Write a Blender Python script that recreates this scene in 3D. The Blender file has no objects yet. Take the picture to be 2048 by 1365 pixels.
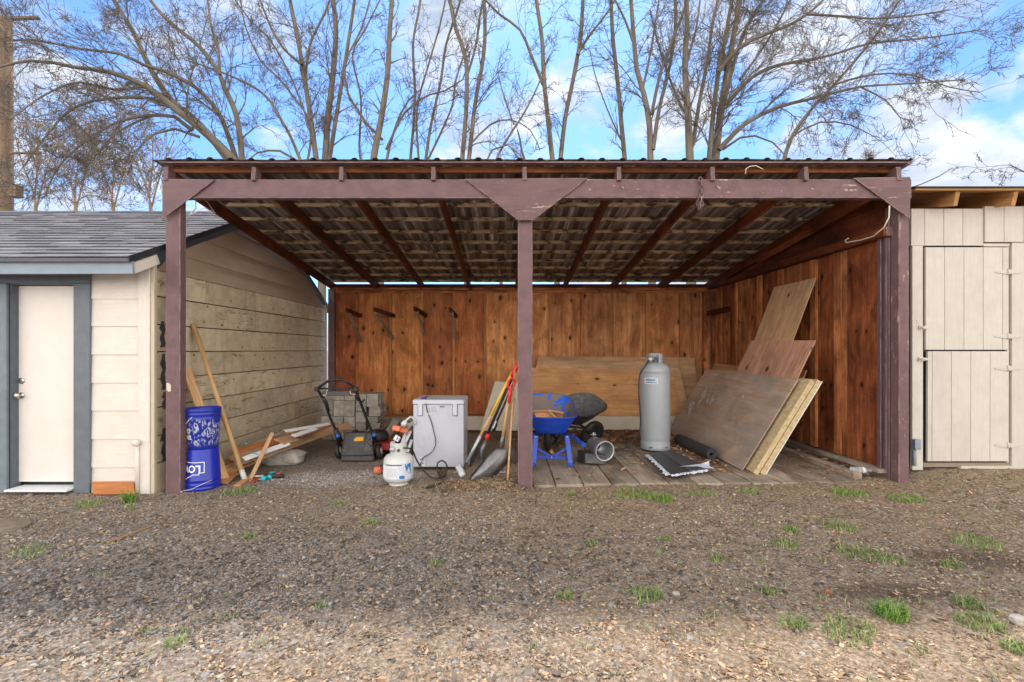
import bpy, math, random
import numpy as np
from mathutils import Vector, Matrix, noise as mnoise
R = math.radians
random.seed(7); rng = np.random.default_rng(7)
sc = bpy.context.scene
# ---------------------------------------------------------------- camera
F = 939.0; VX, VY = 1015.0, 700.0; EYE = 1.42
cam_d = bpy.data.cameras.new('camera'); cam = bpy.data.objects.new('camera', cam_d)
sc.collection.objects.link(cam); sc.camera = cam
cam_d.sensor_width = 36; cam_d.lens = F/2048*36
cam_d.shift_x = 9/2048; cam_d.shift_y = 17.5/2048
cam.location = (0, 0, EYE); cam.rotation_euler = (R(90), 0, 0)
cam_d.clip_start = .05; cam_d.clip_end = 2000
# ---------------------------------------------------------------- light
SUN_EL, SUN_AZ = 56.0, 5.0      # azimuth measured from +Y (behind the shed) towards +X
sun_d = bpy.data.lights.new('sun', 'SUN'); sun = bpy.data.objects.new('sun', sun_d)
sc.collection.objects.link(sun)
sun_d.energy = 2.0; sun_d.angle = R(4.5); sun_d.color = (1, .93, .84)
sd = Vector((math.sin(R(SUN_AZ))*math.cos(R(SUN_EL)), math.cos(R(SUN_AZ))*math.cos(R(SUN_EL)), math.sin(R(SUN_EL))))
sun.rotation_euler = sd.to_track_quat('Z', 'Y').to_euler()
sc.view_settings.view_transform = 'Standard'; sc.view_settings.look = 'None'
sc.view_settings.exposure = 1.3; sc.view_settings.gamma = 1

class NT:
    """tiny node helper"""
    def __init__(s, tree): s.t = tree
    def n(s, typ, **kw):
        nd = s.t.nodes.new(typ)
        for k, v in kw.items():
            if k.startswith('i_'):
                key = k[2:]; key = int(key) if key.isdigit() else key.replace('_', ' ')
                s.put(nd.inputs[key], v)
            else: setattr(nd, k, v)
        return nd
    def put(s, sock, v):
        if isinstance(v, bpy.types.NodeSocket): s.t.links.new(v, sock)
        elif isinstance(v, bpy.types.Node): s.t.links.new(v.outputs[0], sock)
        else:
            if isinstance(v, tuple) and len(v) == 3 and sock.type == 'RGBA': v = (*v, 1)
            sock.default_value = v
    def math(s, op, a, b=0.0, c=0.0, clamp=False):
        nd = s.t.nodes.new('ShaderNodeMath'); nd.operation = op; nd.use_clamp = clamp
        s.put(nd.inputs[0], a); s.put(nd.inputs[1], b); s.put(nd.inputs[2], c); return nd.outputs[0]
    def vmul(s, v, k):
        nd = s.t.nodes.new('ShaderNodeVectorMath'); nd.operation = 'MULTIPLY'; s.put(nd.inputs[0], v); s.put(nd.inputs[1], k); return nd.outputs[0]
    def vadd(s, v, k):
        nd = s.t.nodes.new('ShaderNodeVectorMath'); nd.operation = 'ADD'; s.put(nd.inputs[0], v); s.put(nd.inputs[1], k); return nd.outputs[0]
    def noise(s, v, scale=5, detail=4, rough=.55, dist=0):
        nd = s.n('ShaderNodeTexNoise', i_Vector=v, i_Scale=scale, i_Detail=detail, i_Roughness=rough, i_Distortion=dist); return nd.outputs['Fac']
    def ramp(s, f, stops, interp='LINEAR'):
        nd = s.t.nodes.new('ShaderNodeValToRGB'); s.put(nd.inputs[0], f); cr = nd.color_ramp; cr.interpolation = interp
        while len(cr.elements) > 1: cr.elements.remove(cr.elements[-1])
        for i, (p, c) in enumerate(stops):
            if not isinstance(c, tuple): c = (c, c, c)
            e = cr.elements[0] if i == 0 else cr.elements.new(p)
            e.position = p; e.color = (*c[:3], 1)
        return nd.outputs[0]
    def step(s, f, a, b):
        nd = s.t.nodes.new('ShaderNodeMapRange'); nd.interpolation_type = 'SMOOTHSTEP'
        s.put(nd.inputs['Value'], f); s.put(nd.inputs['From Min'], a); s.put(nd.inputs['From Max'], b); return nd.outputs[0]
    def mix(s, f, a, b, mode='MIX'):
        nd = s.t.nodes.new('ShaderNodeMix'); nd.data_type = 'RGBA'; nd.blend_type = mode; nd.clamp_factor = True
        s.put(nd.inputs[0], f); s.put(nd.inputs[6], a); s.put(nd.inputs[7], b); return nd.outputs[2]
# ---------------------------------------------------------------- world
w = bpy.data.worlds.new('World'); sc.world = w; w.use_nodes = True
N = NT(w.node_tree); w.node_tree.nodes.clear()
sky = N.n('ShaderNodeTexSky', sky_type='NISHITA', sun_disc=False)
sky.sun_elevation = R(SUN_EL); sky.sun_rotation = R(SUN_AZ)
sky.air_density = 1.0; sky.dust_density = .6; sky.ozone_density = 2.2
gen = N.n('ShaderNodeTexCoord').outputs['Generated']
def blobdir(px, py):
    v = Vector((px-VX, F, VY-py)).normalized(); return v
blobs = [(1120,190,.19,.9),(1060,230,.14,.8),(1180,170,.10,.9),(880,70,.22,.7),(820,120,.14,.55),(1900,320,.17,1.),(1990,340,.15,.9),(1780,330,.12,.8),(1620,60,.27,.85),(1450,40,.2,.75),
         (1850,215,.13,.8),(500,30,.17,.7),(140,330,.3,.55),(300,150,.16,.5),(1420,200,.14,.7),(720,250,.14,.5),(1300,290,.2,.55),(950,310,.26,.5),(60,250,.2,.5),(350,390,.2,.6),(1960,120,.09,.45),(2300,200,.35,.8),(-300,100,.4,.8),(1560,300,.2,.6)]
nd1 = N.n('ShaderNodeTexNoise', i_Vector=N.vmul(gen, (1,1,1.7)), i_Scale=6.5, i_Detail=8, i_Roughness=.55, i_Distortion=.3)
nz = nd1.outputs['Fac']
m = None
for (px, py, r, wgt) in blobs:
    v = blobdir(px, py)
    df = N.vmul(N.vadd(gen, tuple(-c for c in v)), (1, 1, 1.75))
    ln = N.n('ShaderNodeVectorMath', operation='LENGTH', i_0=df).outputs['Value']
    k = N.math('MULTIPLY', N.math('SUBTRACT', 1.0, N.math('DIVIDE', ln, r), clamp=True), wgt)
    m = k if m is None else N.math('MAXIMUM', m, k)
hor = N.n('ShaderNodeSeparateXYZ', i_0=gen).outputs['Z']
hz = N.math('MULTIPLY', N.step(hor, .40, .02), .36)
behind = N.math('MULTIPLY', N.step(N.n('ShaderNodeSeparateXYZ', i_0=gen).outputs['Y'], .25, -.25), .75)
cov = N.math('ADD', N.math('ADD', N.math('MULTIPLY', m, .62), N.math('ADD', hz, behind)), N.math('MULTIPLY', N.math('SUBTRACT', nz, .5), 1.55))
mask = N.step(cov, .12, .50)
nb = N.noise(N.vadd(N.vmul(gen, (1,1,2.2)), (0, 0, .09)), 7, 6, .6)
ccol = N.ramp(nb, [(.34, (.46, .53, .64)), (.5, (.72, .76, .82)), (.62, (.98, .98, .98))])
skyc = N.vmul(sky.outputs[0], (.050, .078, .108))
hs = N.n('ShaderNodeHueSaturation', i_Saturation=.97, i_Value=1.0, i_Color=skyc)
bk = N.step(N.n('ShaderNodeSeparateXYZ', i_0=gen).outputs['Y'], .35, -.25)      # unseen brighter clouds added on the camera's side to fill the carport
lowb = N.math('ADD', .62, N.math('MULTIPLY', N.step(hor, .75, .12), 1.15))  # raised again near the unseen horizon so light reaches into the carport
bright = N.vmul(N.mix(.6, N.vmul(ccol, (1.05, .97, .87)), (1.05, .98, .89)), N.n('ShaderNodeCombineXYZ', i_0=lowb, i_1=lowb, i_2=lowb).outputs[0])
lit = N.mix(bk, N.vmul(ccol, (.50, .50, .51)), bright)
final = N.mix(N.math('MULTIPLY', mask, .93), hs, lit)
SKY_STRENGTH = 1.0     # the sky's own colour is already scaled by about 0.1 above
bg = N.n('ShaderNodeBackground', i_Color=final, i_Strength=SKY_STRENGTH)
wo = N.n('ShaderNodeOutputWorld'); w.node_tree.links.new(bg.outputs[0], wo.inputs[0])
# ---------------------------------------------------------------- coordinates
def P(px, py, Y): return Vector(((px-VX)*Y/F, Y, EYE-(py-VY)*Y/F))
def gh(x, y):
    b = float(np.interp(x, [-8, -3.5, .15, 2.5, 4.0, 4.6, 9], [-.05, -.04, 0, .02, .065, .155, .17]))
    t = min(max((y-2.2)/2.4, 0), 1); t = t*t*(3-2*t)
    b *= t
    b += .012*(mnoise.noise(Vector((x*1.3, y*1.3, 0)))) + .006*mnoise.noise(Vector((x*5, y*5, 3)))
    return b
def G(px, py, lift=0):
    Y = 5.0
    for _ in range(30):
        X = (px-VX)*Y/F
        Y = F*(EYE-gh(X, Y)-lift)/(py-VY)
        Y = min(max(Y, 1.0), 12)
    X = (px-VX)*Y/F
    return Vector((X, Y, gh(X, Y)+lift))
# ---------------------------------------------------------------- mesh builder
COL = sc.collection
def wloc(o):
    v = Vector((0, 0, 0))
    while o: v = v + o.location; o = o.parent
    return v
class MB:
    def __init__(s): s.v = []; s.f = []; s.pc = []; s.c = []; s.sm = []
    def add(s, vs, fs, col=(1, 1, 1), pc=None, smooth=False):
        o = len(s.v); s.v += [tuple(v) for v in vs]; s.f += [tuple(i+o for i in f) for f in fs]
        if pc is None:
            r = (random.uniform(0, 50), random.uniform(0, 50), random.uniform(0, 50))
            pc = [(v[0]+r[0], v[1]+r[1], v[2]+r[2]) for v in vs]
        s.pc += [tuple(p) for p in pc]; s.c += [(*col, 1)]*len(vs); s.sm += [smooth]*len(fs)
        return s
    def box(s, c, size, rot=None, col=(1, 1, 1), grain=0, keep=False):
        c = Vector(c); hx, hy, hz = size[0]/2, size[1]/2, size[2]/2
        M_ = rot if rot is not None else Matrix.Identity(3)
        L = [Vector((x, y, z)) for x in (-hx, hx) for y in (-hy, hy) for z in (-hz, hz)]
        r = [0, 0, 0] if keep else [random.uniform(0, 40) for _ in range(3)]
        pc = []
        for l in L:
            q = (l.x, l.y, l.z)
            q = {0: q, 1: (q[1], q[0], q[2]), 2: (q[2], q[0], q[1])}[grain]
            pc.append((q[0]+r[0], q[1]+r[1], q[2]+r[2]))
        s.add([c+M_@l for l in L], [(0, 1, 3, 2), (4, 6, 7, 5), (0, 4, 5, 1), (2, 3, 7, 6), (0, 2, 6, 4), (1, 5, 7, 3)], col, pc)
        return s
    def plank(s, p0, p1, w, t, n=(0, 0, 1), col=(1, 1, 1)):
        """box from p0 to p1; w measured across, t along n"""
        p0 = Vector(p0); p1 = Vector(p1); d = (p1-p0); L = d.length; d.normalize()
        n = Vector(n); n = (n-d*n.dot(d)).normalized(); y = n.cross(d)
        return s.box((p0+p1)/2, (L, w, t), Matrix((d, y, n)).transposed(), col, 0)
    def quad(s, a, b, c, d, t, col=(1, 1, 1), grain=0):
        """thick sheet a-b-c-d (a-b bottom edge), thickness t along the normal"""
        a, b, c, d = map(Vector, (a, b, c, d)); n = (b-a).cross(d-a).normalized()*t
        r = [random.uniform(0, 40) for _ in range(3)]; ex = (b-a).normalized(); ey = (d-a-ex*(d-a).dot(ex)).normalized()
        vs = [a, b, c, d, a+n, b+n, c+n, d+n]; pc = []
        for i, v in enumerate(vs):
            x = (v-a).dot(ex); y = (v-a).dot(ey); z = t if i > 3 else 0
            if grain: x, y = y, x
            pc.append((x+r[0], y+r[1], z+r[2]))
        return s.add(vs, [(3, 2, 1, 0), (4, 5, 6, 7), (0, 1, 5, 4), (1, 2, 6, 5), (2, 3, 7, 6), (3, 0, 4, 7)], col, pc)
    def prism(s, poly, ext, col=(1, 1, 1)):
        poly = [Vector(p) for p in poly]; e = Vector(ext); n = len(poly)
        fs = [tuple(range(n))[::-1], tuple(range(n, 2*n))]+[(i, (i+1) % n, (i+1) % n+n, i+n) for i in range(n)]
        return s.add(poly+[p+e for p in poly], fs, col)
    def tube(s, pts, r, n=8, cap=True, col=(1, 1, 1), closed=False, flat=1.0):
        pts = [Vector(p) for p in pts]; m_ = len(pts)
        rs = list(r) if hasattr(r, '__len__') else [r]*m_
        vs = []; pc = []; up = None; L = 0; ro = [random.uniform(0, 40) for _ in range(3)]
        for i, p in enumerate(pts):
            a = pts[i-1] if (i > 0 or closed) else p; b = pts[(i+1) % m_] if (i < m_-1 or closed) else p
            d = (b-a)
            if d.length < 1e-9: d = Vector((0, 0, 1))
            d.normalize()
            if up is None: up = d.orthogonal().normalized()
            up = (up-d*up.dot(d)); up = up.normalized() if up.length > 1e-6 else d.orthogonal().normalized()
            sd_ = d.cross(up)
            if i: L += (p-pts[i-1]).length
            for k in range(n):
                t = 2*math.pi*k/n; o = up*math.cos(t)*rs[i]+sd_*math.sin(t)*rs[i]*flat
                vs.append(p+o); pc.append((L+ro[0], o.x*1+ro[1], o.y+o.z+ro[2]))
        fs = []
        for i in range(m_ if closed else m_-1):
            j = (i+1) % m_
            for k in range(n): fs.append((i*n+k, i*n+(k+1) % n, j*n+(k+1) % n, j*n+k))
        s.add(vs, fs, col, pc, True)
        if cap and not closed:
            o = len(s.v)
            s.f.append(tuple(o-len(vs)+k for k in range(n))[::-1]); s.f.append(tuple(o-n+k for k in range(n))); s.sm += [False, False]
        return s
    def lathe(s, prof, o, n=28, M_=None, col=(1, 1, 1), smooth=True, cap=True):
        o = Vector(o); M_ = M_ if M_ is not None else Matrix.Identity(3); vs = []; pc = []
        for (r, z) in prof:
            for k in range(n):
                t = 2*math.pi*k/n; l = Vector((r*math.cos(t), r*math.sin(t), z)); vs.append(o+M_@l); pc.append(tuple(l))
        fs = [(i*n+k, i*n+(k+1) % n, (i+1)*n+(k+1) % n, (i+1)*n+k) for i in range(len(prof)-1) for k in range(n)]
        s.add(vs, fs, col, pc, smooth)
        o_ = len(s.v)
        if cap and prof[0][0] > 1e-4: s.f.append(tuple(o_-len(vs)+k for k in range(n))[::-1]); s.sm.append(False)
        if cap and prof[-1][0] > 1e-4: s.f.append(tuple(o_-n+k for k in range(n))); s.sm.append(False)
        return s
    def grid(s, fn, nu, nv, col=(1, 1, 1), t=0, smooth=True):
        """fn(u,v) -> point; t>0 gives it thickness"""
        ps = [[Vector(fn(i/nu, j/nv)) for j in range(nv+1)] for i in range(nu+1)]
        vs = [p for row in ps for p in row]; W = nv+1; r = random.uniform(0, 30)
        pc = [(i/nu+r, j/nv, 0) for i in range(nu+1) for j in range(nv+1)]
        pc = [(v.x+r, v.y, v.z) for v in vs]
        fs = [(i*W+j, i*W+j+1, (i+1)*W+j+1, (i+1)*W+j) for i in range(nu) for j in range(nv)]
        if t:
            ns = []
            for i in range(nu+1):
                for j in range(nv+1):
                    a = ps[min(i+1, nu)][j]-ps[max(i-1, 0)][j]; b = ps[i][min(j+1, nv)]-ps[i][max(j-1, 0)]
                    q = a.cross(b); ns.append(q.normalized() if q.length > 1e-9 else Vector((0, 0, 1)))
            K = len(vs); vs = vs+[v+q*t for v, q in zip(vs, ns)]; pc = pc+pc
            f2 = [tuple(i+K for i in f)[::-1] for f in fs]
            ed = [i*W for i in range(nu+1)]+[nu*W+j for j in range(1, W)]+[i*W+nv for i in range(nu-1, -1, -1)]+[j for j in range(nv-1, 0, -1)]
            f3 = [(ed[i], ed[(i+1) % len(ed)], ed[(i+1) % len(ed)]+K, ed[i]+K) for i in range(len(ed))]
            fs = fs+f2+f3
        return s.add(vs, fs, col, pc, smooth)
    def text(s, string, size, fn, col=(1, 1, 1), bold=0.0):
        cu = bpy.data.curves.new('t', 'FONT'); cu.body = string; cu.size = size; cu.align_x = 'CENTER'; cu.align_y = 'CENTER'; cu.offset = bold; cu.resolution_u = 3
        o = bpy.data.objects.new('t', cu); COL.objects.link(o); bpy.context.view_layer.update()
        me = o.to_mesh(); vs = [fn(v.co.x, v.co.y) for v in me.vertices]; fs = [tuple(p.vertices) for p in me.polygons]
        o.to_mesh_clear(); bpy.data.objects.remove(o); bpy.data.curves.remove(cu)
        return s.add(vs, fs, col)
    def build(s, name, mat, parent=None, bevel=0, origin=None, local=False):
        """local=True: coordinates are already in the parent's own frame"""
        if parent is not None: og = Vector((0, 0, 0)) if local else wloc(parent)
        elif origin is not None: og = Vector(origin)
        else:
            a = np.array(s.v); og = Vector(((a[:, 0].min()+a[:, 0].max())/2, (a[:, 1].min()+a[:, 1].max())/2, a[:, 2].min()))
        me = bpy.data.meshes.new(name)
        me.from_pydata([(v[0]-og.x, v[1]-og.y, v[2]-og.z) for v in s.v], [], s.f)
        at = me.attributes.new('pc', 'FLOAT_VECTOR', 'POINT'); at.data.foreach_set('vector', np.array(s.pc, dtype=np.float32).ravel())
        ca = me.attributes.new('tint', 'FLOAT_COLOR', 'POINT'); ca.data.foreach_set('color', np.array(s.c, dtype=np.float32).ravel())
        me.polygons.foreach_set('use_smooth', s.sm); me.update()
        o = bpy.data.objects.new(name, me); me.materials.append(mat); COL.objects.link(o)
        if parent is not None: o.parent = parent
        else: o.location = og
        if bevel:
            b = o.modifiers.new('bevel', 'BEVEL'); b.width = bevel; b.segments = 1; b.limit_method = 'ANGLE'; b.angle_limit = R(50)
        return o
def thing(name, label, cat, loc, group=None):
    o = bpy.data.objects.new(name, None); COL.objects.link(o); o.location = loc; o.empty_display_size = .1
    o['label'] = label; o['category'] = cat
    if group: o['group'] = group
    return o
def tag(o, label=None, cat=None, group=None, kind=None):
    if label: o['label'] = label
    if cat: o['category'] = cat
    if group: o['group'] = group
    if kind: o['kind'] = kind
    return o
# ---------------------------------------------------------------- materials
def base_mat(name):
    m = bpy.data.materials.new(name); m.use_nodes = True; m.node_tree.nodes.clear(); q = NT(m.node_tree)
    b = q.n('ShaderNodeBsdfPrincipled'); o = q.n('ShaderNodeOutputMaterial'); m.node_tree.links.new(b.outputs[0], o.inputs[0])
    q.pc = q.n('ShaderNodeAttribute', attribute_name='pc').outputs['Vector']
    q.tint = q.n('ShaderNodeAttribute', attribute_name='tint').outputs['Color']
    return m, q, b
def bump(q, b, h, strength=.3, dist=.01):
    bn = q.n('ShaderNodeBump', i_Strength=strength, i_Distance=dist, i_Height=h); q.put(b.inputs['Normal'], bn.outputs[0])
def wood(name, dark, light, stain=None, stain_amt=.5, knots=0., rough=.75, grain=1., bs=.35, kscale=2.2, kcol=(.03, .012, .006), dirt=0., sscale=1.3, blotch=0., dots=0.):
    m, q, b = base_mat(name)
    v1 = q.vmul(q.pc, (.55*grain, 7*grain, 7*grain)); g1 = q.noise(v1, 2.2, 5, .6, .9)
    v2 = q.vmul(q.pc, (2.5, 90, 90)); g2 = q.noise(v2, 1.5, 3, .6, .2)
    c = q.ramp(g1, [(.3, dark), (.52, tuple((a+b_)/2 for a, b_ in zip(dark, light))), (.72, light)])
    c = q.mix(q.math('MULTIPLY', q.step(g2, .62, .38), .38), c, tuple(x*.42 for x in dark))
    if stain:
        st = q.step(q.noise(q.vmul(q.pc, (.9, 1.6, 1.6)), sscale, 6, .62, .4), .45, .62)
        c = q.mix(q.math('MULTIPLY', st, stain_amt), c, stain)
    if knots:
        sp_ = q.n('ShaderNodeSeparateXYZ', i_0=q.pc); cb = q.n('ShaderNodeCombineXYZ', i_0=sp_.outputs[0], i_1=q.math('MULTIPLY', q.math('ADD', sp_.outputs[1], sp_.outputs[2]), 1.5), i_2=0.0); vv = cb.outputs[0]
        n2 = q.n('ShaderNodeTexNoise', i_Vector=q.pc, i_Scale=9, i_Detail=2)
        vv = q.vadd(vv, q.vmul(q.vadd(n2.outputs['Color'], (-.5, -.5, -.5)), (.06, .06, 0)))
        vo = q.n('ShaderNodeTexVoronoi', voronoi_dimensions='2D', i_Vector=vv, i_Scale=kscale, i_Randomness=.85)
        d = vo.outputs['Distance']; rc = q.n('ShaderNodeSeparateColor', i_0=vo.outputs['Color']).outputs[0]
        sz = q.math('MULTIPLY', q.step(rc, 1-knots-.12, 1.), .105)
        halo = q.math('SUBTRACT', 1.0, q.math('DIVIDE', d, q.math('ADD', q.math('MULTIPLY', sz, 2.6), .0001)), clamp=True)
        core = q.step(q.math('SUBTRACT', sz, d), -.012, .02)
        c = q.mix(q.math('MULTIPLY', halo, .75), c, tuple(x*.45 for x in dark)); c = q.mix(q.math('MULTIPLY', q.math('MULTIPLY', core, .9), q.step(sz, .004, .02)), c, kcol)
    if blotch:
        b1 = q.noise(q.vmul(q.pc, (1., 1.5, 1.5)), 2.1, 7, .66, .8); b2 = q.noise(q.vmul(q.pc, (.35, 6, 6)), 2.4, 5, .6, .5)
        k1 = q.ramp(b1, [(.30, 1-.62*blotch), (.5, 1.0), (.68, 1+.40*blotch)]); k2 = q.ramp(b2, [(.32, 1-.25*blotch), (.5, 1.), (.66, 1+.18*blotch)])
        c = q.mix(1., c, k1, 'MULTIPLY'); c = q.mix(1., c, k2, 'MULTIPLY')
    if dots:
        vd = q.n('ShaderNodeTexVoronoi', voronoi_dimensions='2D', i_Vector=vv, i_Scale=8.5, i_Randomness=.8)
        dc = q.n('ShaderNodeSeparateColor', i_0=vd.outputs['Color']).outputs[1]
        c = q.mix(q.math('MULTIPLY', q.step(vd.outputs['Distance'], .085, .045), q.math('MULTIPLY', q.step(dc, 1-dots, 1-dots+.02), .85)), c, (.03, .014, .008))
    if dirt:
        dn = q.step(q.noise(q.n('ShaderNodeTexCoord').outputs['Object'], 2.5, 8, .7), .5, .75)
        c = q.mix(q.math('MULTIPLY', dn, dirt), c, (.06, .04, .03))
    c = q.mix(1.0, c, q.tint, 'MULTIPLY')
    q.put(b.inputs['Base Color'], c); q.put(b.inputs['Roughness'], rough); b.inputs['Specular IOR Level'].default_value = .25
    bump(q, b, q.math('ADD', q.math('MULTIPLY', g1, .4), q.math('MULTIPLY', g2, .8)), bs, .004)
    return m
def paint(name, col, under=(.5, .42, .34), wear=.15, rough=.55, var=.12, scale=9, wearscale=14, streak=False, bs=.15, dirt=None, dirt_amt=.3, crack=0):
    m, q, b = base_mat(name)
    a = q.noise(q.pc, scale, 6, .6); g = q.noise(q.vmul(q.pc, (2, 40, 40)), 2, 3, .6)
    c = q.mix(q.step(a, .3, .7), tuple(x*(1-var) for x in col), tuple(min(1, x*(1+var)) for x in col))
    c = q.mix(q.math('MULTIPLY', q.step(g, .6, .35), .22), c, tuple(x*.7 for x in col))
    if dirt:
        c = q.mix(q.math('MULTIPLY', q.step(q.noise(q.vmul(q.pc, (1.2, 1, 1)), 2.2, 7, .66, .5), .44, .72), dirt_amt), c, dirt)
    if wear:
        wv = q.vmul(q.pc, (.35, 1.6, 1.6)) if streak else q.pc
        wn = q.noise(wv, wearscale, 7, .68, .3)
        bv = q.n('ShaderNodeBevel', samples=4, i_Radius=.007).outputs[0]; nn = q.n('ShaderNodeNewGeometry').outputs['Normal']
        dt = q.n('ShaderNodeVectorMath', operation='DOT_PRODUCT', i_0=bv, i_1=nn).outputs['Value']
        edge = q.step(dt, .985, .90)
        fl = q.noise(q.vmul(q.pc, (.6, 1.3, 1.3)), wearscale*2.4, 4, .7)
        mk = q.math('MAXIMUM', q.step(wn, 1-wear-.25, 1-wear-.2), q.math('MAXIMUM', q.math('MULTIPLY', edge, q.step(wn, .47, .52)), q.math('MULTIPLY', q.step(fl, .715-wear*.3, .73-wear*.3), .85)))
        c = q.mix(mk, c, under)
        bump(q, b, q.math('SUBTRACT', q.math('MULTIPLY', g, .3), q.math('MULTIPLY', mk, .5)), bs, .003)
    else: bump(q, b, g, bs, .002)
    if crack:
        cn = q.noise(q.vmul(q.pc, (.9, 7, 7)), 2.2, 5, .6, .3); pr_ = q.noise(q.pc, 1.7, 3)
        ln = q.math('MULTIPLY', q.step(q.math('ABSOLUTE', q.math('SUBTRACT', cn, .5)), .012, .004), q.step(pr_, .52, .60))
        c = q.mix(q.math('MULTIPLY', ln, crack), c, (.05, .035, .025))
        sp_ = q.n('ShaderNodeSeparateXYZ', i_0=q.pc); cb = q.n('ShaderNodeCombineXYZ', i_0=sp_.outputs[0], i_1=q.math('ADD', sp_.outputs[1], sp_.outputs[2]), i_2=0.0)
        vd = q.n('ShaderNodeTexVoronoi', voronoi_dimensions='2D', i_Vector=cb.outputs[0], i_Scale=4.5, i_Randomness=1.)
        dc = q.n('ShaderNodeSeparateColor', i_0=vd.outputs['Color']).outputs[1]
        c = q.mix(q.math('MULTIPLY', q.step(vd.outputs['Distance'], .085, .05), q.math('MULTIPLY', q.step(dc, .66, .68), .8)), c, (.07, .05, .035))
        vl = q.noise(q.vmul(q.pc, (2.5, .25, .25)), 2.2, 3, .5)
        c = q.mix(q.math('MULTIPLY', q.step(vl, .6, .72), .25), c, (.20, .16, .12))
    c = q.mix(1.0, c, q.tint, 'MULTIPLY')
    q.put(b.inputs['Base Color'], c); q.put(b.inputs['Roughness'], rough); b.inputs['Specular IOR Level'].default_value = .35
    return m
def plain(name, col, rough=.5, metal=0., var=.15, scale=8, dirt=None, dirt_amt=.5, dthr=.55, bs=.05, spec=.5):
    m, q, b = base_mat(name)
    a = q.noise(q.pc, scale, 5, .6)
    c = q.mix(q.step(a, .3, .7), tuple(x*(1-var) for x in col), tuple(min(1, x*(1+var)) for x in col))
    if dirt:
        dn = q.step(q.noise(q.pc, scale*.7, 8, .7, .3), dthr-.08, dthr+.12); c = q.mix(q.math('MULTIPLY', dn, dirt_amt), c, dirt)
    c = q.mix(1.0, c, q.tint, 'MULTIPLY')
    q.put(b.inputs['Base Color'], c); b.inputs['Metallic'].default_value = metal; b.inputs['Specular IOR Level'].default_value = spec
    q.put(b.inputs['Roughness'], q.math('ADD', q.math('MULTIPLY', a, .2), rough-.1))
    bump(q, b, a, bs, .003)
    return m
M_ = {}
M_['purple'] = paint('mauve_brown_paint', (.150, .088, .096), under=(.42, .34, .31), wear=.055, wearscale=16, var=.14, rough=.6, streak=True)
M_['purple_worn'] = paint('worn_mauve_paint', (.150, .088, .095), under=(.50, .40, .31), wear=.13, wearscale=18, var=.16, rough=.65, streak=True)
M_['rafter'] = wood('stained_rafter_wood', (.10, .024, .010), (.24, .065, .025), stain=(.03, .012, .008), stain_amt=.6, rough=.7, blotch=.8)
M_['purlin'] = wood('pale_purlin_wood', (.52, .38, .23), (.88, .70, .46), stain=(.05, .03, .02), stain_amt=.95, rough=.8, grain=2.2, sscale=6.5)
M_['wallply'] = wood('red_stained_plywood', (.45, .15, .045), (.76, .33, .12), stain=(.30, .08, .026), stain_amt=.55, knots=.5, rough=.7, grain=.9, kscale=2.6, blotch=.8, dots=.22)
M_['cedar'] = wood('red_cedar_board', (.33, .10, .036), (.64, .26, .10), stain=(.13, .035, .018), stain_amt=.6, knots=.5, rough=.7, kscale=3.0, blotch=1.0)
M_['stud'] = wood('pale_stud_wood', (.32, .13, .045), (.55, .27, .11), knots=.4, rough=.75, kscale=3)
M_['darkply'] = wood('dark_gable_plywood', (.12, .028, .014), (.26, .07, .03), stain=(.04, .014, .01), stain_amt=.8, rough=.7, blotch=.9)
M_['ply'] = wood('weathered_plywood', (.55, .27, .105), (.76, .42, .19), stain=(.42, .20, .09), stain_amt=.6, blotch=.35, knots=.15, rough=.72, kscale=3.)
M_['plypink'] = wood('pink_plywood', (.42, .20, .13), (.66, .38, .27), knots=.12, blotch=.5, rough=.72, kscale=3, grain=1.3)
M_['plygrey'] = wood('grey_brown_panel', (.38, .26, .19), (.50, .365, .28), stain=(.30, .26, .24), stain_amt=.7, blotch=.4, rough=.5, grain=.5, bs=.15)
M_['plytan'] = wood('tan_plywood', (.50, .285, .15), (.72, .455, .26), stain=(.25, .17, .11), stain_amt=.5, blotch=.35, knots=.12, rough=.72, kscale=3.)
M_['newwood'] = wood('fresh_cut_wood', (.48, .27, .12), (.68, .43, .22), rough=.65)
M_['oldwood'] = wood('grey_deck_wood', (.30, .245, .20), (.50, .425, .36), stain=(.17, .12, .09), stain_amt=.75, rough=.85, dirt=.55)
M_['soffit'] = wood('golden_soffit_plywood', (.34, .17, .06), (.56, .32, .13), stain=(.22, .12, .05), stain_amt=.5, rough=.7)
M_['shedboard'] = paint('weathered_tan_boards', (.62, .54, .40), under=(.28, .21, .14), wear=.13, wearscale=7, var=.12, rough=.8, streak=True, dirt=(.30, .24, .17), dirt_amt=.5, bs=.4, crack=.9)
M_['tansiding'] = paint('tan_painted_siding', (.40, .30, .215), wear=0, var=.06, rough=.7)
M_['cream'] = paint('cream_painted_siding', (.71, .655, .59), wear=0, var=.04, rough=.6, dirt=(.58, .51, .43), dirt_amt=.3)
M_['door'] = plain('white_door_paint', (.74, .68, .64), rough=.45, var=.02, dirt=(.62, .56, .5), dirt_amt=.25)
M_['bluegrey'] = paint('blue_grey_trim_paint', (.140, .163, .190), wear=0, var=.10, rough=.55)
M_['fascia'] = paint('light_blue_grey_paint', (.24, .295, .36), wear=0, var=.05, rough=.5)
M_['darkedge'] = plain('dark_drip_edge', (.035, .04, .045), rough=.5, metal=.3)
M_['beige'] = paint('beige_shed_paint', (.55, .51, .46), wear=0, var=.035, rough=.65, dirt=(.40, .35, .29), dirt_amt=.35)
M_['beigeboard'] = paint('beige_trim_board', (.60, .53, .43), wear=0, var=.05, rough=.7, dirt=(.40, .34, .27), dirt_amt=.3)
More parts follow.
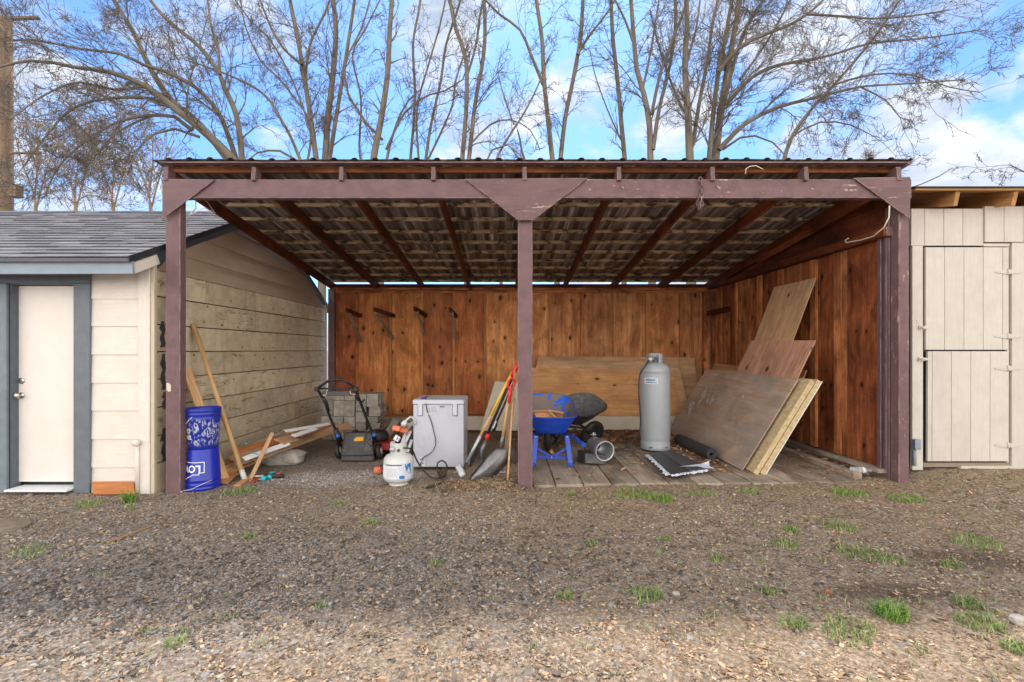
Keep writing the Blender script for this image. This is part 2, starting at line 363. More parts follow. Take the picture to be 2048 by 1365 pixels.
def shingle():
    m, q, b = base_mat('asphalt_shingles')
    sp = q.noise(q.pc, 260, 2, .7); c = q.mix(q.step(sp, .35, .65), (.075, .080, .098), (.225, .228, .25))
    c = q.mix(q.math('MULTIPLY', q.step(q.noise(q.pc, 2.0, 4), .4, .7), .4), c, (.22, .21, .21))
    c = q.mix(1., c, q.tint, 'MULTIPLY'); q.put(b.inputs['Base Color'], c); b.inputs['Roughness'].default_value = .9; bump(q, b, sp, .5, .004); return m
M_['shingle'] = shingle()
def roofmetal():
    m, q, b = base_mat('corroded_roof_metal')
    s1 = q.noise(q.vmul(q.pc, (.28, 8, 1)), 2.0, 7, .7); s2 = q.noise(q.vmul(q.pc, (1.2, 2.2, 1)), 1.4, 5, .6)
    c = q.ramp(s1, [(.32, (.045, .037, .037)), (.44, (.155, .135, .138)), (.57, (.30, .28, .285)), (.67, (.80, .80, .83))])
    c = q.mix(q.math('MULTIPLY', q.step(s2, .48, .66), .65), c, (.11, .055, .035))
    fr_ = q.math('FRACT', q.math('DIVIDE', q.math('ADD', q.n('ShaderNodeSeparateXYZ', i_0=q.pc).outputs[1], 3.53), .205))
    rib = q.math('MULTIPLY', q.step(fr_, .56, .64), q.step(fr_, 1.0, .92))  # rib shading painted dark so the corrugation reads more clearly
    c = q.mix(q.math('MULTIPLY', rib, .62), c, (.05, .042, .042))
    q.put(b.inputs['Base Color'], c); b.inputs['Metallic'].default_value = .15; b.inputs['Roughness'].default_value = .55; bump(q, b, s1, .1, .003); return m
M_['roofmetal'] = roofmetal()
M_['bark'] = wood('grey_brown_bark', (.10, .084, .068), (.235, .20, .165), stain=(.27, .24, .205), stain_amt=.35, rough=.9, grain=1.5, bs=.7)
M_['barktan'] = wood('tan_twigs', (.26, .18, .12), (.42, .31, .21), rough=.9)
M_['pole'] = wood('utility_pole_wood', (.17, .115, .08), (.30, .22, .16), rough=.9, grain=1.4)
M_['concrete'] = plain('rough_concrete', (.36, .335, .30), rough=.95, var=.22, scale=12, dirt=(.24, .21, .18), dirt_amt=.5, bs=.8, spec=.2)
M_['bucket'] = plain('blue_bucket_plastic', (.008, .022, .36), rough=.35, var=.15, scale=4)
def scuffed():
    m, q, b = base_mat('scuffed_blue_plastic')
    z = q.n('ShaderNodeSeparateXYZ', i_0=q.pc).outputs['Z']
    n_ = q.noise(q.vmul(q.pc, (1, 1, .55)), 26, 6, .7, 1.2)
    band = q.math('MULTIPLY', q.step(z, .02, .07), q.step(z, .33, .28))
    mk = q.math('MULTIPLY', q.step(n_, .50, .60), band)
    c = q.mix(q.math('MULTIPLY', mk, .85), (.010, .024, .30), (.62, .64, .74))
    q.put(b.inputs['Base Color'], c); b.inputs['Roughness'].default_value = .45; return m
M_['scuffed'] = scuffed()
M_['white'] = plain('white_plastic', (.78, .78, .80), rough=.4, var=.03)
M_['freezer'] = plain('white_enamel', (.50, .525, .60), rough=.3, var=.03, scale=3, dirt=(.5, .5, .52), dirt_amt=.25, bs=.01)
M_['freezertop'] = plain('grey_dusty_lid', (.50, .50, .51), rough=.45, var=.08, scale=6)
M_['smear'] = plain('dried_plaster_smear', (.46, .42, .40), rough=.8, var=.25, scale=25, dirt=(.33, .24, .19), dirt_amt=.9)
M_['black'] = plain('black_rubber', (.018, .018, .02), rough=.55, var=.3, scale=10, dirt=(.10, .09, .08), dirt_amt=.35)
M_['blackmetal'] = plain('black_painted_steel', (.022, .024, .030), rough=.35, metal=.2, var=.2)
M_['greyplastic'] = plain('dark_grey_plastic', (.060, .060, .064), rough=.6, var=.15, dirt=(.16, .14, .12), dirt_amt=.35)
M_['red'] = plain('red_paint', (.30, .012, .015), rough=.35, var=.2, dirt=(.1, .05, .04), dirt_amt=.5)
M_['redgrip'] = plain('bright_red_plastic', (.75, .018, .025), rough=.4, var=.1)
M_['blueknob'] = plain('blue_plastic_knob', (.02, .16, .72), rough=.35)
M_['yellow'] = plain('yellow_sticker', (.78, .40, .04), rough=.5, var=.08)
M_['yellowpaint'] = plain('worn_yellow_paint', (.72, .46, .05), rough=.5, var=.1, dirt=(.5, .36, .2), dirt_amt=.6)
M_['tankwhite'] = plain('off_white_tank_paint', (.54, .555, .55), rough=.35, var=.05, dirt=(.42, .38, .32), dirt_amt=.3, dthr=.6)
M_['tankgrey'] = plain('pale_grey_tank_paint', (.33, .36, .385), rough=.35, var=.04, dirt=(.34, .32, .30), dirt_amt=.35, dthr=.6)
M_['label'] = plain('paper_label', (.56, .58, .68), rough=.6, var=.06, scale=30, dirt=(.34, .36, .42), dirt_amt=.3)
M_['labelwhite'] = plain('white_label', (.72, .74, .78), rough=.6, var=.04, scale=30)
M_['labelblue'] = plain('blue_label', (.02, .16, .42), rough=.5)
M_['darkprint'] = plain('dark_print', (.10, .11, .16), rough=.6)
M_['steel'] = plain('dull_grey_steel', (.17, .175, .185), rough=.4, metal=.6, var=.25, dirt=(.09, .07, .055), dirt_amt=.6)
M_['galv'] = plain('galvanised_steel', (.42, .44, .47), rough=.4, metal=.5, var=.2)
M_['silver'] = plain('satin_nickel', (.55, .53, .50), rough=.28, metal=.9, var=.05)
M_['rust'] = plain('rusty_brown_steel', (.12, .065, .04), rough=.7, metal=.3, var=.3)
M_['orange'] = plain('orange_plastic', (.70, .19, .09), rough=.5, var=.1)
M_['greylight'] = plain('light_grey_plastic', (.55, .55, .55), rough=.5, var=.06)
M_['teal'] = plain('turquoise_plastic', (.01, .42, .50), rough=.4, var=.1)
M_['bluepaint'] = plain('blue_wheelbarrow_paint', (.010, .065, .50), rough=.38, var=.15, dirt=(.02, .05, .25), dirt_amt=.4)
def traypaint():
    m, q, b = base_mat('scraped_blue_tray')
    n_ = q.noise(q.n('ShaderNodeTexCoord').outputs['Object'], 7.0, 5, .6, .6)
    c = q.mix(q.step(n_, .495, .52), (.17, .125, .105), (.012, .10, .58))
    q.put(b.inputs['Base Color'], c); b.inputs['Roughness'].default_value = .55; b.inputs['Metallic'].default_value = .1; return m
M_['tray'] = traypaint()
M_['blacktray'] = plain('black_tray_plastic', (.020, .020, .022), rough=.5, var=.3, scale=10, dirt=(.14, .135, .13), dirt_amt=.3)
M_['greytray'] = plain('dusty_tray_inside', (.095, .092, .09), rough=.7, var=.35, scale=25, dirt=(.03, .03, .03), dirt_amt=.6)
M_['osb'] = plain('osb_edge', (.50, .385, .22), rough=.85, var=.15, scale=30, dirt=(.26, .15, .07), dirt_amt=.6, dthr=.56, bs=.6)
M_['matte'] = plain('black_felt_roll', (.028, .028, .030), rough=.75, var=.2)
M_['mattop'] = plain('dark_slate_panel', (.040, .046, .056), rough=.5, var=.15)
M_['wrap'] = plain('white_torn_plastic', (.66, .70, .82), rough=.35, var=.1, scale=20)
M_['rope'] = plain('pale_cord', (.62, .56, .46), rough=.8)
M_['orangemat'] = wood('orange_board', (.42, .15, .05), (.55, .23, .09), rough=.75)
M_['chip'] = plain('stone_chips', (1, 1, 1), rough=.9, var=.2, scale=60, bs=0, spec=.2)
M_['grass'] = plain('grass_blades', (1, 1, 1), rough=.6, var=.15, scale=20, bs=0, spec=.2)
def glassy(name, col):
    m, q, b = base_mat(name); q.put(b.inputs['Base Color'], (*col, 1)); b.inputs['Roughness'].default_value = .15
    b.inputs['Transmission Weight'].default_value = .8; b.inputs['IOR'].default_value = 1.3; return m
M_['clear'] = glassy('clear_plastic', (.9, .92, .98))
def soil():
    m, q, b = base_mat('dirt_and_fine_gravel')
    pos = q.n('ShaderNodeNewGeometry').outputs['Position']
    sx = q.n('ShaderNodeSeparateXYZ', i_0=pos); X, Y = sx.outputs[0], sx.outputs[1]
    big = q.noise(pos, .55, 5, .6, .6); mid = q.noise(pos, 3.2, 6, .65); fine = q.noise(pos, 38, 4, .75); vf = q.noise(pos, 130, 3, .7)
    gz = q.math('ADD', q.math('ADD', q.math('MULTIPLY', X, -.10), big), q.math('MULTIPLY', mid, .25))
    gz = q.step(gz, .55, .95)
    dirt = q.ramp(fine, [(.3, (.12, .088, .060)), (.5, (.29, .215, .148)), (.66, (.50, .395, .29))])
    grav = q.ramp(fine, [(.3, (.090, .080, .074)), (.5, (.22, .195, .18)), (.68, (.44, .40, .37))])
    c = q.mix(q.math('MULTIPLY', gz, .75), dirt, grav)
    c = q.mix(q.math('MULTIPLY', q.step(mid, .56, .72), .45), c, (.085, .055, .038))
    vo = q.n('ShaderNodeTexVoronoi', i_Vector=q.vmul(pos, (1, 1.3, 1)), i_Scale=62, i_Randomness=1.)
    rc = q.n('ShaderNodeSeparateColor', i_0=vo.outputs['Color']).outputs[1]
    st = q.math('MULTIPLY', q.step(vo.outputs['Distance'], .42, .3), q.step(rc, .50, .62))
    stc = q.ramp(q.n('ShaderNodeSeparateColor', i_0=vo.outputs['Color']).outputs[0], [(.0, (.14, .13, .13)), (.4, (.28, .26, .25)), (.7, (.40, .29, .21)), (1., (.55, .50, .45))])
    c = q.mix(q.math('MULTIPLY', st, .8), c, stc)
    # pale ash dust by the mower and the small tank
    def spot(cx, cy, rx, ry):
        dx = q.math('DIVIDE', q.math('SUBTRACT', X, cx), rx); dy = q.math('DIVIDE', q.math('SUBTRACT', Y, cy), ry)
        return q.math('ADD', q.math('MULTIPLY', dx, dx), q.math('MULTIPLY', dy, dy))
    a = q.step(q.math('ADD', spot(-1.75, 5.35, 1.1, .35), q.math('MULTIPLY', mid, 1.6)), 1.7, .9)
    a = q.math('MULTIPLY', a, q.step(fine, .38, .6))
    c = q.mix(q.math('MULTIPLY', a, .85), c, (.52, .51, .52))
    # oily dark stains in the right foreground
    d1 = q.step(q.math('ADD', spot(3.15, 3.15, .55, .2), q.math('MULTIPLY', mid, 1.8)), 1.9, 1.0)
    d2 = q.step(q.math('ADD', spot(2.25, 2.75, .5, .13), q.math('MULTIPLY', mid, 1.8)), 1.9, 1.0)
    c = q.mix(q.math('MULTIPLY', q.math('MAXIMUM', d1, d2), .6), c, (.055, .036, .026))
    # inside the carport: darker bare soil
    q.put(b.inputs['Base Color'], c); b.inputs['Roughness'].default_value = .95; b.inputs['Specular IOR Level'].default_value = .15
    h = q.math('ADD', q.math('MULTIPLY', fine, .7), q.math('ADD', q.math('MULTIPLY', vf, .5), q.math('MULTIPLY', st, .35)))
    bump(q, b, h, .8, .018)
    return m
M_['soil'] = soil()
# ================================================================ GROUND
def ground():
    xs = np.unique(np.concatenate([-np.geomspace(7, 400, 16), np.linspace(-7, 8, 230), np.geomspace(8, 400, 16)]))
    ys = np.unique(np.concatenate([[-200, -60, -20, -6, -2, 0], np.linspace(1, 10, 190), np.geomspace(10, 500, 18)]))
    W = len(xs); vs = []
    for y in ys:
        for x in xs:
            near = -8 < x < 9 and .5 < y < 10.5
            z = gh(x, y)+(.010*mnoise.noise(Vector((x*9, y*9, 5)))+.006*mnoise.noise(Vector((x*22, y*22, 9))) if near else 0)
            vs.append((x, y, z))
    fs = [(j*W+i, j*W+i+1, (j+1)*W+i+1, (j+1)*W+i) for j in range(len(ys)-1) for i in range(W-1)]
    mb = MB(); mb.add(vs, fs, pc=vs, smooth=True)
    tag(mb.build('ground', M_['soil'], origin=(0, 0, 0)), kind='structure')
ground()
def chips(name, n, xr, yr, size, cols, seed, dens=None, flat=.45, lift=0.0, el=1.0, kind='stuff', label=None, zfn=None, avoid=None, nearbias=0):
    rg = np.random.default_rng(seed); pts = []
    while len(pts) < n:
        x = rg.uniform(*xr, size=4000); u = rg.uniform(0, 1, 4000); y = yr[0]+(yr[1]-yr[0])*u**(1+nearbias)
        for a, b in zip(x, y):
            if abs(a) > b*1.12+.2: continue
            if dens and rg.uniform() > dens(a, b): continue
            if avoid and avoid(a, b): continue
            pts.append((a, b))
            if len(pts) >= n: break
    pts = np.array(pts); K = len(pts); zf = zfn or gh
    z = np.array([zf(a, b) for a, b in pts])
    s = size[0]*np.exp(rg.normal(0, .45, K)); s = np.clip(s, size[0]*.4, size[1])
    th = rg.uniform(0, 2*np.pi, K); tl = rg.normal(0, .22, (K, 2))
    base = np.array([(-1, -.7, 0), (1, -.6, 0), (.9, .7, 0), (-.8, .8, 0), (-.55, -.35, 1), (.6, -.3, .9), (.45, .4, 1.05), (-.5, .45, .85)])
    V = np.repeat(base[None], K, 0)*(1+rg.uniform(-.35, .35, (K, 8, 3))); V[:, :, 0] *= el; V[:, :, 2] *= flat
    V *= s[:, None, None]*.5
    V[:, :, 2] += V[:, :, 0]*tl[:, :1]+V[:, :, 1]*tl[:, 1:]
    c_, s_ = np.cos(th)[:, None], np.sin(th)[:, None]
    X = V[:, :, 0]*c_-V[:, :, 1]*s_+pts[:, :1]; Y = V[:, :, 0]*s_+V[:, :, 1]*c_+pts[:, 1:]; Z = V[:, :, 2]+z[:, None]+lift
    vs = np.stack([X, Y, Z], -1).reshape(-1, 3)
    q = np.array([(4, 5, 6, 7), (0, 1, 5, 4), (1, 2, 6, 5), (2, 3, 7, 6), (3, 0, 4, 7)])
    fs = (q[None]+8*np.arange(K)[:, None, None]).reshape(-1, 4)
    cols = np.array(cols); ci = cols[rg.integers(0, len(cols), K)]*rg.uniform(.75, 1.5, (K, 1))*np.array([1.12, 1.06, .96])
    ci = ci*np.array([(.85 if not label or 'gravel' not in label else .75)+.75*(.5+.5*mnoise.noise(Vector((a*1.1, b*1.6, 8)))) for a, b in pts])[:, None]
    cc = np.repeat(np.concatenate([ci, np.ones((K, 1))], 1), 8, 0)
    me = bpy.data.meshes.new(name); me.vertices.add(len(vs)); me.vertices.foreach_set('co', vs.ravel())
    me.loops.add(fs.size); me.loops.foreach_set('vertex_index', fs.ravel().astype(np.int32)); me.polygons.add(len(fs))
    me.polygons.foreach_set('loop_start', (np.arange(len(fs))*4).astype(np.int32)); me.update(calc_edges=True)
    me.attributes.new('pc', 'FLOAT_VECTOR', 'POINT').data.foreach_set('vector', vs.astype(np.float32).ravel())
    me.attributes.new('tint', 'FLOAT_COLOR', 'POINT').data.foreach_set('color', cc.astype(np.float32).ravel())
    o = bpy.data.objects.new(name, me); me.materials.append(M_['chip']); COL.objects.link(o)
    o['kind'] = 'stuff'
    if label: o['label'] = label; o['category'] = name.replace('_', ' ')
    return o
indoor = lambda x, y: y > 4.95
def gdens(x, y):
    return min(1, max(.06, .42-.11*x+.9*mnoise.noise(Vector((x*.7, y*1.1, 1)))))
GREYS = [(.19, .175, .16), (.23, .215, .20), (.13, .12, .115), (.31, .28, .25), (.25, .19, .15), (.09, .08, .075), (.32, .24, .18), (.20, .20, .21)]
BARKS = [(.30, .205, .135), (.22, .15, .10), (.36, .265, .18), (.15, .10, .07), (.38, .29, .205), (.09, .06, .042), (.20, .14, .095), (.12, .08, .055)]
chips('gravel', 44000, (-5.6, 5.6), (1.75, 5.0), (.0105, .040), GREYS, 1, gdens, .5, el=1.15, avoid=indoor, label='loose grey gravel scattered over the bare yard', nearbias=.3)
chips('bark_litter', 60000, (-5.6, 5.8), (1.75, 5.3), (.0082, .024), BARKS, 2, None, .3, el=1.6, avoid=lambda x, y: y > 4.95 and x < 4.1, label='brown bark and wood bits littering the yard', nearbias=.25)
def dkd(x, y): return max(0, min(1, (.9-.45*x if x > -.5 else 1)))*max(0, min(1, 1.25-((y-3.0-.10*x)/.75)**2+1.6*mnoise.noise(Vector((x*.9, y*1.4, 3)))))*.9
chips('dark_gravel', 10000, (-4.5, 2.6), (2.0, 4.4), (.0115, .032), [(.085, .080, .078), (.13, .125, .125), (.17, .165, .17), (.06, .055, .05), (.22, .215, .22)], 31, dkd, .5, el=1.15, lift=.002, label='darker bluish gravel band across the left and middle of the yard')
ashd = lambda x, y: max(0, 1.15-((x+1.85)/1.0)**2-((y-5.25)/.38)**2+.8*mnoise.noise(Vector((x*3, y*3, 4))))
chips('ash_gravel', 6500, (-3.1, -.5), (4.85, 5.9), (.009, .024), [(.34, .34, .35), (.26, .26, .27), (.42, .41, .41), (.18, .17, .17), (.22, .17, .13)], 21, ashd, .35, el=1.2, label='pale grey ash and grit patch left of the white cylinder')
chips('dirt_crumbs', 9000, (-3.5, 3.9), (4.85, 8.8), (.012, .035), BARKS+GREYS[:3], 3, None, .35, el=1.4, label='dark crumbs of soil and bark under the carport roof')
def straw(name, n, xr, yr, L, cols, seed, dens=None, zf=None, up=.12, wid=.0022, label=None):
    rg = random.Random(seed); mb = MB()
    for _ in range(n):
        for _t in range(20):
            x = rg.uniform(*xr); y = rg.uniform(*yr)
            if abs(x) < y*1.12 and (dens is None or rg.random() < dens(x, y)): break
        th = rg.uniform(0, 2*math.pi); l = L*rg.uniform(.4, 1.5); bend = rg.uniform(-.8, .8); h0 = rg.uniform(0, up)*l
        z = (zf or gh)(x, y)+.006; p = Vector((x, y, z)); vs = []
        for k in range(4):
            t = k/3; a = th+bend*(t-.5)
            q = p+Vector((math.cos(a)*l*t, math.sin(a)*l*t, h0*math.sin(math.pi*t)+.004)); s = Vector((-math.sin(a), math.cos(a), .3))*wid*(1-.5*t)
            vs += [q+s, q-s]
        c = rg.choice(cols); k_ = rg.uniform(.75, 1.2)
        mb.add(vs, [(0, 1, 3, 2), (2, 3, 5, 4), (4, 5, 7, 6)], tuple(i*k_ for i in c))
    o = mb.build(name, M_['chip'], origin=(0, 0, 0)); o['kind'] = 'stuff'
    if label: o['label'] = label; o['category'] = name.replace('_', ' ')
    return o
STR = [(.40, .30, .20), (.28, .20, .13), (.50, .40, .28), (.18, .12, .08)]
straw('straw', 3000, (-5.4, 5.6), (1.8, 5.1), .042, STR, 5, wid=.0014, label='dry straw and twigs scattered over the yard')
def pile(x, y):
    z = gh(x, y); d = ((x+.22)/.55)**2+((y-4.86)/.17)**2
    return z+max(0, .085*(1-d)) if d < 1 else z
mbp = MB()
def pilefn(u, v):
    x = -.80+1.15*u; y = 4.66+.40*v; d = ((x+.22)/.55)**2+((y-4.86)/.17)**2
    return (x, y, gh(x, y)-.012+max(0, .10*(1-d))+.010*mnoise.noise(Vector((x*25, y*25, 0))))
mbp.grid(pilefn, 46, 18); mbp.pc = [v for v in mbp.v]
tag(mbp.build('debris_heap', M_['soil']), 'low heap of soil and dry stalks in front of the shovels', 'debris', kind='stuff')
straw('dry_stalks', 750, (-.75, .30), (4.68, 5.02), .085, [(.34, .25, .17), (.22, .15, .10), (.45, .35, .25), (.15, .10, .07)], 6, zf=pile, up=.45, wid=.0026, label='tangle of dry stalks on the heap by the middle post')
chips('heap_bits', 1500, (-.7, .28), (4.70, 5.02), (.014, .035), BARKS, 9, lambda x, y: 1 if ((x+.22)/.55)**2+((y-4.86)/.17)**2 < 1 else 0, .4, zfn=pile, el=1.7, label='brown bark bits covering the low heap')
# ================================================================ CARPORT
cp = thing('carport', 'open mauve-brown timber carport with corrugated metal roof and reddish plywood walls', 'carport', (.3, 4.8, 0))
YB = 9.2; XR = 3.97
def rz(Y): return 3.12-.1155*(Y-4.70)          # underside of the rafters
RX = [-3.43, -2.55, -1.67, -.745, .172, 1.12, 2.06, 3.00, 3.93]
# posts
mb = MB().box((-3.40, 4.815, 1.47), (.147, .09, 3.10), grain=2); mb.build('post', M_['purple'], cp, .004)
mb = MB(); mb.prism([P(333, 766, 4.7685), P(333, 780, 4.7685), P(337, 784, 4.7685), P(342, 783, 4.7685), P(342, 771, 4.7685), P(339, 767, 4.7685)], (0, -.0015, 0)); mb.build('torn_label', M_['beigeboard'], cp)
mb = MB().box((.180, 4.815, 1.47), (.147, .09, 3.10), grain=2); mb.build('post', M_['purple'], cp, .004)
mb = MB().box((4.025, 4.815, 1.50), (.105, .10, 3.04), grain=2); mb.build('post', M_['purple_worn'], cp, .004)
# beam in two lengths
mb = MB(); mb.box((-1.64, 4.775, 3.045), (3.66, .075, .19)); mb.build('beam', M_['purple'], cp, .003)
mb = MB(); mb.box((2.135, 4.775, 3.047), (3.885, .075, .19)); mb.build('beam', M_['purple_worn'], cp, .003)
def gus(px):
    pts = [P(x, y, 4.725) for x, y in px]
    return MB().prism(pts, (0, -.012, 0))
for px in ([(326, 359), (326, 439), (432, 360)], [(930, 359), (1037, 442), (1067, 441), (1176, 357)], [(1706, 357), (1818, 439), (1819, 355)]):
    g = gus([(a, b) for a, b in px])
    g.pc = [(v[0]*.3, v[2]*1.0, v[1]) for v in g.v]; g.build('gusset', M_['purple_worn' if px[0][0] > 900 else 'purple'], cp, .002)
# rafters: painted tail, stained behind
for i, x in enumerate(RX):
    th = .04 if i not in (0, 8) else .045
    nrm = Vector((0, .1147, .9934)).normalized(); c0 = Vector((x, 4.70, rz(4.70)))+nrm*.07; 
    dirv = Vector((0, 1, -.1155)).normalized()
    mb = MB().plank(c0+dirv*.11, c0+dirv*4.66, th, .14, nrm); r_ = mb.build('rafter', M_['rafter'], cp, .003)
    mb = MB().plank(c0, c0+dirv*.11, th+.001, .1405, nrm); mb.build('rafter_tail', M_['purple'], r_, .003, local=False)
# purlins
slope = Vector((0, 1, -.1155)).normalized(); nrm = Vector((0, .1147, .9934)).normalized()
for k in range(11):
    Y = 4.80+.437*k if k else 4.745
    zc = rz(Y)+.1412+.021
    mb = MB()
    xs = [-3.47, 1.15, 3.98] if k % 2 else [-3.47, -.72, 3.98]
    for a, b in zip(xs[:-1], xs[1:]):
        if k == 0:
            mb.plank((a, Y+.075, zc-.012), (b, Y+.075, zc-.012), .030, .066, nrm, (.5, .48, .5))
        else: mb.plank((a, Y, zc+random.uniform(-.003, .003)), (b, Y, zc), .046, .041, nrm)
    if k == 0:
        mb.build('eave_board', M_['cedar'], cp, .002)
        MB().plank((-3.47, 4.705, zc+.012), (3.98, 4.705, zc+.012), .05, .016, nrm).build('eave_strip', M_['purple'], cp, .001)
    else: mb.build('purlin', M_['purlin'], cp, .003)
# corrugated roof
def roof():
    mb = MB(); x0, x1 = -3.53, 4.03; pitch = .205; prof = []
    x = x0
    while x < x1:
        prof += [(x, 0), (x+.130, 0), (x+.150, .016), (x+.182, .016), (x+.200, 0)]; x += pitch
    prof = [(a, b) for a, b in prof if a <= x1]+[(x1, 0)]
    nseg = 16
    for side in (0,):
        vs = []; pc = []
        for j in range(nseg+1):
            Y = 4.66+(9.36-4.66)*j/nseg
            for (a, b) in prof:
                lift = .003*mnoise.noise(Vector((a*2, Y*3, 0)))
                z = rz(Y)+.1412+.0435+b+lift+(.012*mnoise.noise(Vector((a*1.5, 0, 2))) if j == 0 else 0)
                vs.append((a, Y, z)); pc.append((Y, a, b))
        W = len(prof); n0 = len(vs)
        vs2 = [(a, y, z+.0022) for a, y, z in vs]
        fs = [(j*W+i, (j+1)*W+i, (j+1)*W+i+1, j*W+i+1) for j in range(nseg) for i in range(W-1)]
        fs2 = [tuple(i+n0 for i in f[::-1]) for f in fs]
        rim = [(i, i+1, i+1+n0, i+n0) for i in range(W-1)]+[(nseg*W+i+1, nseg*W+i, nseg*W+i+n0, nseg*W+i+1+n0) for i in range(W-1)]
        mb.add(vs+vs2, fs+fs2+rim, pc=pc+pc)
    return mb.build('roof_sheet', M_['roofmetal'], cp)
roof()
MB().tube([(4.022, 4.69, 3.295), (4.022, 7, 3.295-.1155*2.31), (4.022, 9.3, 3.295-.1155*4.61)], .024, 8).build('edge_flashing', M_['purple_worn'], cp)
# back wall
bw = None
def panels(edges, tints, z0, z1, horizontal_x, Y, mat, name, parent):
    mb = MB()
    for (a, b), t in zip(zip(edges[:-1], edges[1:]), tints):
        mb.box(((a+b)/2, Y, (z0+z1)/2), (b-a-.004, .018, z1-z0), grain=2, col=t)
    return mb.build(name, mat, parent, .001)
bx = [660, 715, 782, 845, 908, 970, 1035, 1100, 1163, 1228, 1293, 1360, 1425]
be = [(p-VX)*YB/F for p in bx]
be[-1] = XR
T = [(.75, .62, .68), (1.05, 1.02, 1.0), (1.12, 1.15, 1.1), (.80, .70, .72), (.86, .74, .72), (1.18, 1.28, 1.4), (1.12, 1.25, 1.35), (.92, 1.0, 1.1), (.80, .90, 1.05), (1.02, 1.15, 1.25), (1.05, 1.12, 1.2), (.85, .90, 1.0)]
bw = panels([b for b in be], T, .04, 2.58, 0, YB+.012, M_['wallply'], 'back_wall', cp)
for i, x in enumerate(be[1:-1]):
    MB().box((x, YB-.022, 1.32), (.036+.010*(i % 2), .050, 2.46), grain=2, col=[(1.25, 1.25, 1.25), (1.0, .95, .9), (1.35, 1.4, 1.4)][i % 3]).build('batten', M_['stud'] if i not in (0, 7) else M_['cedar'], bw)
MB().box((.27, YB-.03, 2.605), (7.45, .10, .045)).build('top_plate', M_['cedar'], bw, .003)
MB().box((.27, YB-.035, 2.555), (7.45, .018, .05)).build('trim_strip', M_['cedar'], bw, .002)
MB().box((.25, YB-.05, .13), (7.4, .09, .05), col=(.8, .8, .8)).build('bottom_plate', M_['stud'], bw, .003)
MB().box((.25, YB-.04, .05), (7.4, .14, .115)).build('footing', M_['concrete'], bw, .01)
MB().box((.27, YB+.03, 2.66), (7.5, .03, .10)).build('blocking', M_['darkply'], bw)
MB().box((-3.42, YB-.05, 1.32), (.12, .10, 2.56), grain=2).build('corner_post', M_['purple'], bw, .004)
MB().box((3.93-.06, YB-.05, 1.32), (.12, .09, 2.46), grain=2).build('corner_stud', M_['cedar'], bw, .003)
MB().box((3.62, YB-.025, 1.32), (.035, .05, 2.46), grain=2).build('corner_stud', M_['stud'], bw, .003)
# right wall (boards run along Y)
mb = MB(); y = 4.99; rr = random.Random(4); ws = [.50, .10, .13, .26, .20, .16, .30, .28, .12, .30, .22, .14, .30, .22, .16, .34, .25, .30, .2, .3]
k = 0
sw_t = [(.62, .50, .48), (.9, .95, .95), (1.1, 1.25, 1.2), (.78, .75, .75), (1.0, 1.05, 1.), (.62, .5, .5)]
while y < YB:
    wd = ws[k % len(ws)]; wd = min(wd, YB+.02-y)
    if YB+.02-y-wd < .04: wd = YB+.02-y
    t = sw_t[0] if k == 0 else sw_t[rr.randrange(len(sw_t))]
    mb.box((XR+.01+(.006 if k % 2 else 0), y+wd/2, 1.38), (.018, wd-.004, 2.42), grain=2, col=t); y += wd; k += 1
sw = mb.build('side_wall', M_['cedar'], cp, .0015)
for i, Y in enumerate([5.62, 6.05, 6.75, 7.35, 8.1, 8.7]):
    MB().box((XR-.022, Y, 1.38), (.040, .06+.05*(i % 2), 2.4), grain=2, col=[(1, 1, 1), (1.15, 1.2, 1.2), (.9, .85, .8)][i % 3]).build('stud', M_['cedar'], sw, .003)
MB().box((XR-.04, 7.0, 2.64), (.085, 4.3, .095), grain=1).build('top_plate', M_['rafter'], sw, .004)
MB().box((XR-.02, 4.95, 2.645), (.085, .22, .09), grain=1).build('top_plate_end', M_['purple'], sw, .004)
MB().plank((XR-.05, 4.9, .150), (XR-.05, 9.1, .12), .10, .045).build('sill', M_['oldwood'], sw, .006)
# dark gable triangle between the plate and the roof
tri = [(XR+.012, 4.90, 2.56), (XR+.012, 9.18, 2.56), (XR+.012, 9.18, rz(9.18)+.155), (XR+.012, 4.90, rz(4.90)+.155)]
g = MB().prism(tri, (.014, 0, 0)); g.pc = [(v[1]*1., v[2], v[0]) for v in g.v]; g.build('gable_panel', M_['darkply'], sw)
MB().box((4.02, 4.905, 1.40), (.11, .05, 3.0), grain=2).build('stud', M_['purple'], sw, .003)
MB().plank((XR-.075, 4.95, 3.07), (XR-.075, 7.3, 2.80), .035, .085, (0, .1, 1), col=(1.6, 1.8, 1.8)).build('brace', M_['rafter'], sw, .003)
for (a, Y, w_) in ((3.958, 4.90, .035), (3.945, 4.96, .045)):
    MB().box((a, Y, 1.40), (.045, w_, 2.5), grain=2, col=(.8, .8, .85)).build('stud', M_['purple'], sw, .003)
# ---- wooden brackets on the back wall
for i, (tip, wal, low, s) in enumerate([((693, 620), (722, 632), (722, 683), .045), ((748, 619), (788, 632), (787, 678), .05), ((829, 617), (852, 631), (850, 671), .045), ((899, 618), (913, 633), (911, 678), .04)]):
    b_ = MB().plank(P(*tip, 8.45), P(*wal, 9.13), s, .07, (0, 0, 1), (.55, .5, .5) if i != 1 else (.8, .8, .8))
    o = thing('wall_bracket', ['first wooden bracket from the left on the back wall, above the mower', 'second and longest wooden bracket from the left on the back wall', 'third wooden bracket from the left on the back wall, above the freezer', 'rightmost wooden bracket on the back wall, nearest the middle post'][i], 'bracket', P(*wal, 9.15), 'wooden brackets on the back wall')
    b_.build('arm', M_['rafter'], o, .003)
    MB().plank(P(tip[0]+6, tip[1]+8, 8.55), P(*low, 9.14), .035, .05, (0, 0, 1), (.8, .8, .75)).build('diagonal_brace', M_['oldwood'], o, .003)
